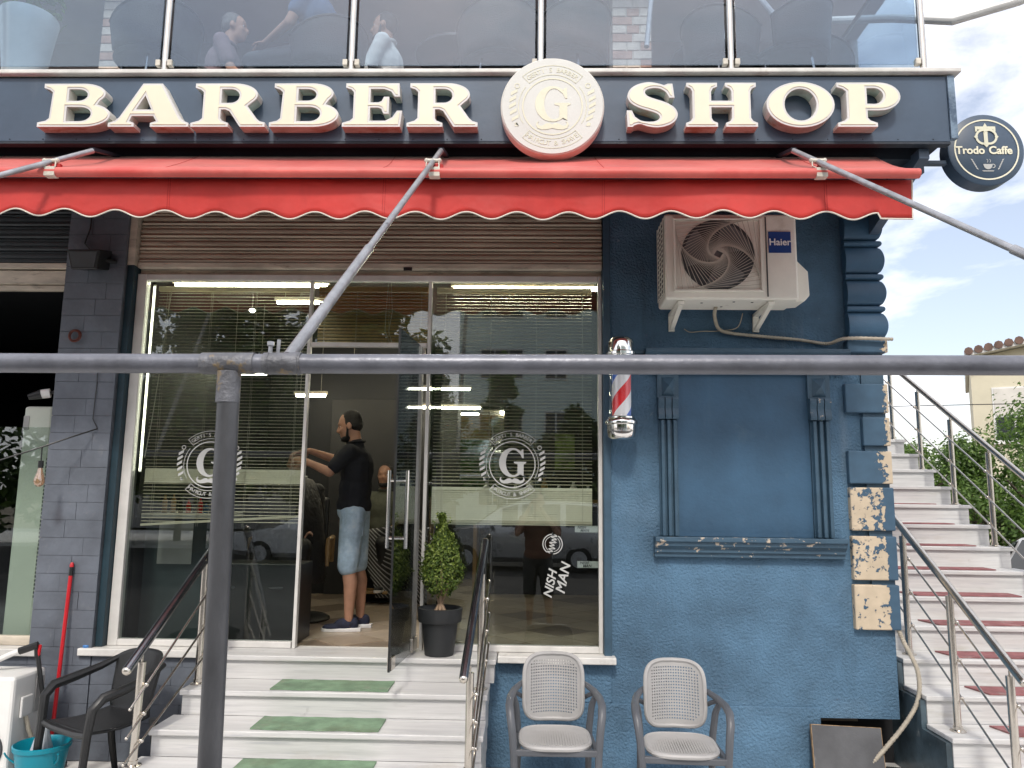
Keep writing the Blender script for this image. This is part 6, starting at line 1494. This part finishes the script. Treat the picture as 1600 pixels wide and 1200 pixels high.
# ================================================================== terrace: people, chairs, planter
TZ0 = 4.30
def tub_chair(x, y, yaw):
    t = thing('terrace_chair', 'x', 'chair', (x, y, TZ0), 'black terrace chairs'); T = Matrix.Translation((x, y, TZ0)) @ Matrix.Rotation(yaw, 4, 'Z')
    def back(u, v):
        a = R(70+220*u); hgt = .80-.16*abs(u*2-1)**2
        return T @ V3(.26*math.cos(a)*(1+.12*v), .27*math.sin(a)*(1+.12*v), .44+(hgt-.44)*v)
    MB().grid(back, 24, 6).build('back_shell', M['chairblack'], t, smooth=True, sharp=0, solid=.018)
    MB().lathe([(.02, .41), (.25, .41), (.27, .43), (.26, .455), (.02, .46)], (x, y, TZ0), n=24).build('seat', M['chairblack'], t, smooth=True, sharp=40)
    for a in (45, 135, 225, 315): MB().tube([T @ V3(.2*math.cos(R(a)), .2*math.sin(R(a)), .415), T @ V3(.27*math.cos(R(a)), .27*math.sin(R(a)), 0)], .011, 8).build('leg', M['steeldark'], t, smooth=True)
    MB().tube([T @ V3(.295*math.cos(R(70+220*i/20)), .305*math.sin(R(70+220*i/20)), .80-.16*abs(i/10-1)**2) for i in range(21)], .012, 8).build('top_rail', M['chairblack'], t, smooth=True)
    return t
cl = [(-2.72, -.15, 150, 'black terrace chair just left of the second rail post'), (-2.64, .62, 10, 'black terrace chair of the leaning man in mauve shirt'), (-1.55, .05, 160, 'black terrace chair left of the laughing man'), (-1.18, .66, 0, 'black terrace chair of the man in the white sweater'),
      (-.25, -.1, 100, 'black terrace chair above the letter R before the disc'), (.24, -.12, 150, 'black terrace chair above the disc sign'), (1.36, -.05, 20, 'black terrace chair above the letter H'), (1.78, -.15, 160, 'black terrace chair above the letter P'), (2.12, .35, 60, 'black terrace chair at the right end of the terrace')]
for x, y, a, lb in cl:
    c = tub_chair(x, y, R(a)); c['label'] = lb
for x, y, lb in ((-1.95, .95, 'round terrace table between the leaning and the laughing man'), (-.6, .25, 'round terrace table behind the railing centre'), (1.35, .3, 'round terrace table above the letter H')):
    t = thing('terrace_table', lb, 'table', (x, y, TZ0), 'round terrace tables')
    MB().lathe([(.30, .72), (.31, .725), (.31, .745), (.30, .75)], (x, y, TZ0), n=32).build('table_top', M['black'], t, smooth=True, sharp=40)
    MB().tube([(x, y, TZ0), (x, y, TZ0+.72)], .03, 12).build('column', M['black'], t, smooth=True)
    MB().lathe([(.22, 0), (.22, .015), (.04, .03)], (x, y, TZ0), n=24).build('base', M['black'], t, smooth=True)
J, P, s = seated(-1.20, .64, TZ0+.46, TZ0, R(178), 1.0, .02)
figure('laughing man in white sweater seated on the terrace', J, M['skin2'], M['whitecloth'], M['bluecloth'], M['black'], M['hair'], vox=.012, sleeve=1.2, short=1.2, beard=True, s=s)
J, P, s = seated(-2.62, .62, TZ0+.46, TZ0, R(10), 1.0, .10); J['wrL'] = P(.4, .12, .45)
figure('man in a mauve shirt leaning over on the terrace', J, M['skin'], pm('mauve_shirt', (.20, .14, .15), .85, var=.12, bump=.3, bs=16), M['bluecloth'], M['black'], pm('grey_hair', (.12, .11, .10), .6, var=.2, vs=60), vox=.013, sleeve=.7, short=1.2, s=s)
J, P, s = seated(-1.62, .02, TZ0+.46, TZ0, R(165), 1.0, -.02); J['wrR'] = P(.15, -.25, .12)
figure('person in dark top with a hanging arm seated on terrace', J, M['skin'], M['bluecloth'], M['black'], M['black'], M['hair'], vox=.013, sleeve=.6, short=1.2, s=s)
for a, b, lb in (((-3.05, .2, 5.75), (-2.78, -.05, 4.93), 'slanting grey strut by the brick pier left of the terrace'), ((.30, .3, 5.7), (.06, -.05, 5.05), 'slanting grey strut above the disc sign'), ((.95, .45, 5.9), (.86, .3, 5.15), 'steep grey strut before the right brick pier'), ((1.45, -.1, 5.5), (1.72, -.3, 4.9), 'slanting grey strut above the letter H'), ((2.2, .1, 5.55), (1.85, -.2, 5.0), 'slanting grey strut at the right end of terrace')):
    props(MB().tube([a, b], .02, 10).build('parasol_strut', M['galv'], smooth=True), lb, 'strut', 'slanting struts on the terrace')
plt = thing('white_planter', 'tall white planter at the left end of the terrace', 'planter', (-3.40, -.50, TZ0))
MB().lathe([(.10, 0), (.115, .01), (.13, .2), (.165, .46), (.178, .55), (.17, .565), (.155, .53), (.0, .50)], (-3.40, -.52, TZ0), n=36).build('pot', M['white'], plt, smooth=True, sharp=50)
m = MB(); rn = random.Random(8)
for k in range(260):
    a = rn.uniform(0, 6.28); r_ = rn.uniform(0, .2); leaf(m, V3(-3.40+r_*math.cos(a), -.52+r_*math.sin(a), TZ0+.55+rn.uniform(0, .3)), V3(rn.gauss(0, 1), rn.gauss(0, 1), 1), rn.uniform(.02, .045), rn)
m.build('leaves', M['leafmid'], plt)['kind'] = 'stuff'
m = MB(); m.tube([(-3.40, -.52, TZ0+.48), (-3.40, -.52, TZ0+.8)], .012, 8); m.build('stem', M['bark'], plt)
# ================================================================== trees
def tree(name, h, cr, label, seed, leaves, mat, loc, trunk_r=.14, cone=False, ls=.11, z0f=.28):
    rn = random.Random(seed); t = thing(name, label, 'tree', (0, 0, 0), None)
    m = MB(); pts = [V3(rn.gauss(0, .05), rn.gauss(0, .05), h*.8*k/6) for k in range(7)]; pts[0] = V3(0, 0, -.1)
    m.tube(pts, [trunk_r*(1-.12*k) for k in range(7)], 8)
    tips = []
    for k in range(9):
        a = rn.uniform(0, 6.28); z = h*rn.uniform(.25, .7); L_ = cr*rn.uniform(.5, .9)
        e = V3(L_*math.cos(a), L_*math.sin(a), z+L_*rn.uniform(.3, .8)); md = V3(L_*.5*math.cos(a), L_*.5*math.sin(a), z+L_*.2)
        m.tube([(0, 0, z), md, e], [trunk_r*.4, trunk_r*.28, trunk_r*.1], 6); tips.append(e)
    m.build('trunk', M['treebark'], t, smooth=True)
    m = MB(); cl = []
    for k in range(70):
        u = rn.random(); a = rn.uniform(0, 6.28); z = h*(z0f+(1-z0f)*u)
        rr = cr*((1-u)**.75+.05) if cone else cr*math.sqrt(max(.03, 1-(2*u-.85)**2*.95))
        q = rr*math.sqrt(rn.random()); cl.append((V3(q*math.cos(a), q*math.sin(a), z), rn.uniform(.16, .34)*cr))
    for k in range(leaves):
        c, r_ = cl[rn.randrange(len(cl))]; d = V3(rn.gauss(0, 1), rn.gauss(0, 1), rn.gauss(0, .8)).normalized()
        p = c+d*r_*rn.random()**.4
        leaf(m, p, d+V3(rn.gauss(0, .5), rn.gauss(0, .5), rn.gauss(.4, .5)), ls*rn.uniform(.6, 1.2), rn)
    o = m.build('crown', mat, t); o['kind'] = 'stuff'
    t.location = loc; WORLD[t.name] = Vector(loc)
    return t
# right-hand background
tree('leafy_tree', 4.3, 2.0, 'bright green bushy tree right behind the side staircase', 21, 13000, M['leafmid'], (9.0, 8.6, -1.0), ls=.045)
tree('leafy_tree', 5.0, 2.0, 'green tree in front of the pale house at right edge', 22, 13000, M['leafmid'], (12.4, 11.5, -.8), ls=.055)
tree('leafy_tree', 3.4, 1.6, 'small light tree low between staircase and house', 23, 9000, M['leafmid'], (9.2, 13.5, -.5), ls=.055)
tree('leafy_tree', 3.6, 1.7, 'dark green tree low behind the stair posts', 24, 10000, M['leafmid'], (6.9, 10.0, -1.0), ls=.05)
tree('leafy_tree', 3.9, 1.5, 'dense green tree filling the gap behind the middle stair posts', 25, 14000, M['leafmid'], (8.1, 9.3, -1.2), ls=.05)
tree('leafy_tree', 4.4, 1.7, 'dense green tree at the right picture edge below the house window', 26, 15000, M['leafmid'], (10.9, 10.2, -1.2), ls=.05)
# opposite side of the street (seen mirrored in the shop windows)
spec = [(-7.5, -22, 6.6, 2.3, 0, 'dark'), (-3.6, -21.5, 6.0, 1.9, 1, 'dark'), (-1.1, -22.5, 6.6, 1.3, 1, 'mid'), (1.6, -21.0, 4.6, 1.5, 0, 'dark'), (4.6, -22.0, 5.6, 2.0, 0, 'dark'), (-12.5, -22, 6.0, 2.4, 0, 'mid'), (9.5, -22, 6.0, 2.2, 0, 'dark')]
for i, (x, y, h, cr, cone, kd) in enumerate(spec):
    tree('street_tree', h, cr, ('broad dark tree across the street, second from the far end', 'pointed dark tree across the street facing the door', 'slender pale green tree across the street', 'small dark tree across the street behind silver car', 'round dark tree across the street right of the car', 'broad green tree at the far left end across the street', 'broad dark tree at the right end across the street')[i], 40+i, 6000, M['leafdark' if kd == 'dark' else 'leafmid'], (x, y, -.05), cone=bool(cone), ls=.14)['group'] = 'trees across the street'

for i, (x, y, h, cr) in enumerate(((-15.5, -19.5, 10.5, 3.6), (-10.2, -18.5, 11.0, 3.6), (-5.6, -19.5, 9.2, 2.6))):
    tree('street_tree', h, cr, ('tall dense plane tree across the street, farthest left of three', 'tall dense plane tree across the street, middle of three', 'tall dense plane tree across the street, nearest the door')[i], 60+i, 12000, M['leafdark'], (x, y, -.12), trunk_r=.22, ls=.20, z0f=.16)['group'] = 'tall trees across the street'
# ================================================================== pale house at the right edge
hs_ = thing('pale_house', 'pale yellow house with brown tiled roof at the right edge', 'building', (14.35, 20, 0))
hx, hy = 14.35, 20.0
HW, HE = 12.0, 6.35
ridge = HE+1.0
m = MB()
m.prism([(hx, -1), (hx+HW, -1), (hx+HW, HE), (hx+HW/2, ridge), (hx, HE)], hy, hy+9, 'y'); m.build('wall', M['houseyellow'], hs_)
def roofslab(x0, z0, x1, z1):
    d = Vector((x1-x0, 0, z1-z0)).normalized(); n_ = Vector((-d.z, 0, d.x)); n_ = n_ if n_.z > 0 else -n_
    p0 = Vector((x0, 0, z0))-d*.12; p1 = Vector((x1, 0, z1))
    m = MB(); m.prism([(p0.x, p0.z+.02), (p1.x, p1.z+.02), (p1.x+n_.x*.14, p1.z+.02+n_.z*.14), (p0.x+n_.x*.14, p0.z+.02+n_.z*.14)], hy-.5, hy+9.5, 'y')
    rf = m.build('roof', M['white'], hs_, fixn=True)
    m = MB(); k = 0; L_ = (p1-p0).length
    while k*.28 < L_:
        c = p0+d*(k*.28+.14)+n_*.16
        m.tube([(c.x, hy-.56, c.z), (c.x, hy+9.56, c.z)], .13, 8); k += 1
    m.build('roof_tiles', M['rooftile'], rf, smooth=True)['kind'] = 'stuff'
roofslab(hx, HE, hx+HW/2, ridge); roofslab(hx+HW, HE, hx+HW/2, ridge)
for wx, wz in ((hx+.55, 3.6), (hx+5.2, 4.0), (hx+5.2, 1.0), (hx+.55, .6)):
    f = MB().box(wx, wx+1.15, hy-.03, hy+.02, wz, wz+1.75).build('window', M['white'], hs_)
    MB().box(wx+.06, wx+.55, hy-.045, hy-.032, wz+.06, wz+.78).box(wx+.61, wx+1.09, hy-.045, hy-.032, wz+.06, wz+.78).build('pane', M['windark'], f)
    MB().box(wx+.05, wx+1.10, hy-.05, hy-.032, wz+.84, wz+1.70).build('roller_blind', M['shutterpale'], f)
    MB().box(wx-.08, wx+1.23, hy-.12, hy-.0, wz-.08, wz-.002).build('sill', M['white'], f)
hs_.rotation_euler = (0, 0, R(-29))
# ================================================================== mint apartment block across the street
ab = thing('apartment_block', 'pale mint apartment block with dark windows across the street', 'building', (2, -34, 0))
ax, ay = -3.5, -31.0
MB().box(ax, ax+26, ay-10, ay, -.05, 13).build('wall', M['mint'], ab)
MB().box(ax-.3, ax+26.3, ay-10.3, ay+.3, 13.0, 13.4).build('roof', M['white'], ab)
MB().box(-24, ax-.6, ay-9, ay-1, -.05, 6.4).build('low_wing', M['chairgrey'], ab)
for fl_ in range(4):
    for c in range(8):
        wx = ax+1.0+c*3.1; wz = 1.2+fl_*3.0; wide = 2.1 if c % 2 == 0 else 1.1
        f = MB().box(wx, wx+wide, ay-.02, ay+.05, wz, wz+1.5).build('window', M['white'], ab)
        m = MB(); np_ = 3 if wide > 2 else 2
        for q in range(np_):
            a = wx+.07+q*(wide-.07)/np_; m.box(a, a+(wide-.07)/np_-.07, ay+.051, ay+.06, wz+.08, wz+1.42)
        m.build('pane', M['windark'], f)
    m = MB(); m.box(ax+6.8, ax+12.4, ay, ay+1.2, .9+fl_*3.0, 1.05+fl_*3.0)
    bl = m.build('balcony', M['white'], ab)
    m = MB()
    for q in range(38): m.box(ax+6.85+q*.146, ax+6.88+q*.146, ay+1.14, ay+1.17, 1.05+fl_*3.0, 2.0+fl_*3.0)
    m.box(ax+6.8, ax+12.4, ay+1.12, ay+1.19, 2.0+fl_*3.0, 2.06+fl_*3.0)
    m.build('balcony_bars', M['chairframe'], bl)
for fl_ in range(2):
    for c in range(5):
        wx = -22+c*3.4; f = MB().box(wx, wx+1.6, ay-1.02, ay-.95, 1.2+fl_*3, 2.6+fl_*3).build('window', M['chairgrey'], ab)
        MB().box(wx+.08, wx+1.52, ay-.949, ay-.94, 1.28+fl_*3, 2.52+fl_*3).build('pane', M['windark'], f)

# ================================================================== cars
def car(label, loc, yaw, paint, group=None, van=True):
    t = thing('parked_car', label, 'car', (0, 0, 0), group)
    if van: st = [(-2.3, .42, .80, .80, .70, .55), (-2.22, .30, .86, .88, .84, .62), (-1.75, .24, .98, 1.00, .90, .74), (-1.25, .22, 1.04, 1.08, .91, .78), (-.55, .22, 1.04, 1.58, .92, .72), (-.1, .22, 1.04, 1.70, .92, .72), (1.0, .22, 1.04, 1.72, .92, .72), (1.9, .24, 1.06, 1.66, .91, .70), (2.2, .30, 1.06, 1.30, .88, .68), (2.3, .38, .98, 1.02, .80, .66)]
    else: st = [(-2.1, .40, .66, .68, .66, .5), (-2.0, .28, .78, .80, .80, .6), (-1.4, .22, .88, .90, .86, .72), (-.95, .22, .92, .95, .87, .74), (-.3, .22, .92, 1.36, .88, .62), (.3, .22, .92, 1.44, .88, .62), (1.0, .22, .94, 1.40, .88, .62), (1.6, .24, .95, 1.12, .86, .64), (1.95, .30, .92, .96, .82, .62), (2.05, .4, .8, .84, .76, .6)]
    def sect(x, zb, zl, zr, wb, wr):
        h = [(0, zb), (wb*.80, zb), (wb*.97, zb+.12), (wb, (zb+zl)/2), (wb*.985, zl), (wr+(wb-wr)*.15, zl+(zr-zl)*.55 if zr-zl > .1 else zl+.005), (wr*.93, zr-.035 if zr-zl > .1 else zr), (wr*.6, zr), (0, zr+.01)]
        return [(x, y, z) for y, z in h]+[(x, -y, z) for y, z in h[::-1][1:-1]]
    m = MB(); rg = [sect(*a) for a in st]; n = len(rg[0])
    vs_ = [p for r_ in rg for p in r_]; fs_ = [(i*n+j, i*n+(j+1) % n, (i+1)*n+(j+1) % n, (i+1)*n+j) for i in range(len(rg)-1) for j in range(n)]+[tuple(range(n))[::-1], tuple(range((len(rg)-1)*n, len(rg)*n))]
    m.add(vs_, fs_); m.build('body', paint, t, smooth=True, sharp=30, fixn=True)
    def glassq(i0, i1, j0, j1, nm):
        for sgn in (1, -1):
            m = MB(); P4 = []
            for i, jj in ((i0, j0), (i1, j0), (i1, j1), (i0, j1)):
                p = Vector(rg[i][jj]); P4.append(p)
            c = sum(P4, Vector())/4; P4 = [c+(p-c)*.86 for p in P4]
            nn = (P4[1]-P4[0]).cross(P4[3]-P4[0]).normalized(); nn = nn if nn.y > 0 else -nn
            P4 = [p+nn*.012 for p in P4]
            m.add([(p.x, p.y*sgn, p.z) for p in P4]+[(p.x, (p.y-.02)*sgn, p.z) for p in P4], [(0, 1, 2, 3), (7, 6, 5, 4)])
            m.build(nm, M['carglass'], t)
    for i in range(4, 7): glassq(i, i+1, 4, 6, 'side_window')
    for i0, i1, nm in ((3, 4, 'windscreen'), (7, 8, 'rear_window')):
        a, b = st[i0], st[i1]; m = MB()
        xa, za, wa = a[0], a[3], a[5]; xb, zb_, wb_ = b[0], b[3], b[5]
        pa = [(xa+(xb-xa)*.1, -wa*.8, za+(zb_-za)*.1+.02), (xa+(xb-xa)*.1, wa*.8, za+(zb_-za)*.1+.02), (xa+(xb-xa)*.92, wb_*.8, za+(zb_-za)*.92+.02), (xa+(xb-xa)*.92, -wb_*.8, za+(zb_-za)*.92+.02)]
        m.add(pa+[(x, y, z-.03) for x, y, z in pa], [(0, 1, 2, 3), (7, 6, 5, 4)]); m.build(nm, M['carglass'], t)
    L_ = st[-1][0]
    for x in (-1.42*L_/2.3, 1.38*L_/2.3):
        for sgn in (-1, 1):
            y = sgn*(st[3][4]-.10)
            wh = MB(); wh.tube([(x, y-.1, .315), (x, y+.1, .315)], .315, 28); wo = wh.build('tyre', M['tyre'], t, smooth=True, sharp=40)
            MB().tube([(x, y+sgn*.08, .315), (x, y+sgn*.108, .315)], .20, 20).build('rim', M['lens'], wo, smooth=True, sharp=40)
            m = MB(); m.tube([(x, y+sgn*.106+.0, .315), (x, y+sgn*.112, .315)], .06, 12); m.build('hub_cap', M['chairgrey'], wo)
    x0 = st[0][0]
    for sgn in (-1, 1):
        MB().ell((x0+.20, sgn*.60, .74), (.16, .20, .085)).build('headlight', M['lens'], t, smooth=True)
        MB().ell((L_-.08, sgn*.72, .90), (.08, .09, .16)).build('tail_light', M['rededge'], t, smooth=True)
        MB().ell((-.75*L_/2.3, sgn*(st[4][4]+.09), 1.10), (.06, .10, .075)).build('wing_mirror', paint, t, smooth=True)
    MB().box(x0-.03, x0+.12, -.68, .68, .36, .46).build('lower_grille', M['black'], t, bev=.02)
    MB().box(x0-.02, x0+.16, -.32, .32, .66, .78).build('grille', M['steeldark'], t, bev=.02)
    t.location = loc; t.rotation_euler = (0, 0, yaw); WORLD[t.name] = Vector(loc)
    return t
car('silver people carrier parked across the street', (-.15, -14.8, -.128), R(3), M['silver'])
car('white car parked beyond the side staircase at right edge', (7.3, 4.6, -.13), R(95), M['carwhite'], van=False)
car('white hatchback parked ahead of the silver carrier', (-5.6, -15.2, -.128), R(0), M['carwhite'], van=False)
# scooter parked outside, seen mirrored
sc = thing('motor_scooter', 'black delivery motor scooter parked behind the photographer', 'scooter', (2.2, -8.2, 0))
for y in (-8.85, -7.6):
    wt = MB().tube([(2.14, y, .27), (2.26, y, .27)], .27, 24).build('wheel', M['tyre'], sc, smooth=True, sharp=40)
    MB().tube([(2.13, y, .27), (2.27, y, .27)], .12, 16).build('rim', M['lens'], wt, smooth=True, sharp=40)
MB().prism([(-8.95, .45), (-8.6, .25), (-8.0, .25), (-7.85, .55), (-7.75, .95), (-7.85, .95), (-8.02, .45), (-8.35, .45), (-8.5, .72), (-9.05, .75)], 2.07, 2.33, 'x').build('body', M['black'], sc, bev=.03)
MB().box(2.08, 2.32, -9.0, -8.4, .76, .84).build('saddle', M['black'], sc, bev=.03)
MB().tube([(1.88, -7.95, 1.08), (2.2, -7.85, 1.02), (2.52, -7.95, 1.08)], .018, 8).tube([(2.2, -7.62, .3), (2.2, -7.85, 1.02)], .03, 8).build('handlebar', M['black'], sc, smooth=True)
MB().ell((2.2, -7.74, .92), (.09, .06, .08)).build('headlight', M['lens'], sc, smooth=True)
MB().box(1.98, 2.42, -9.4, -8.98, .86, 1.26).build('cargo_box', M['black'], sc, bev=.03)
# the photographer, mirrored in the window
J, P, s = standing(.10, -5.50, -.128, 1.88, PI/2)
J['elL'] = P(.16, .26, 1.24); J['wrL'] = P(.20, .12, 1.55); J['elR'] = P(.16, -.26, 1.24); J['wrR'] = P(.20, -.04, 1.55)
J['hdL'] = V3(.3, .1, 1); J['hdR'] = V3(-.3, .1, 1); J['pnL'] = V3(1, 0, 0); J['pnR'] = V3(-1, 0, 0); J['head'] = P(-.02, 0, 1.635)
J['anR'] = P(.10, -.16, .085); J['knR'] = P(.06, -.13, .50)
figure('photographer in brown shirt and dark shorts holding a phone up', J, M['skin'], M['brownshirt'], M['black'], M['black'], M['hair'], vox=.012, sleeve=.75, short=1.0, s=s)
ph = thing('phone', 'black phone held up by the photographer', 'phone', (.03, -5.24, 1.66))
MB().box(-.06, .10, -5.262, -5.254, 1.68, 1.758).build('body', M['black'], ph, bev=.004)
MB().lathe([(.009, 0), (.009, .002)], (-.035, -5.263+.011, 1.735), 'y', 12).build('lens', M['carglass'], ph)
# overhead wire by the house
props(MB().tube([(3.0, 14, 4.4), (8, 14.5, 4.05), (16, 15, 4.35)], .012, 5).build('overhead_wire', M['black'], smooth=True), 'thin overhead wire sagging before the pale house', 'wire')
props(MB().tube([(2.2, .9, 5.75), (2.6, .0, 5.18), (2.85, -.3, 4.96), (3.2, -.45, 5.0), (3.9, -.6, 5.25)], .03, 10).build('bent_pipe', M['white'], smooth=True), 'bent white pipe reaching out at the upper right', 'pipe')
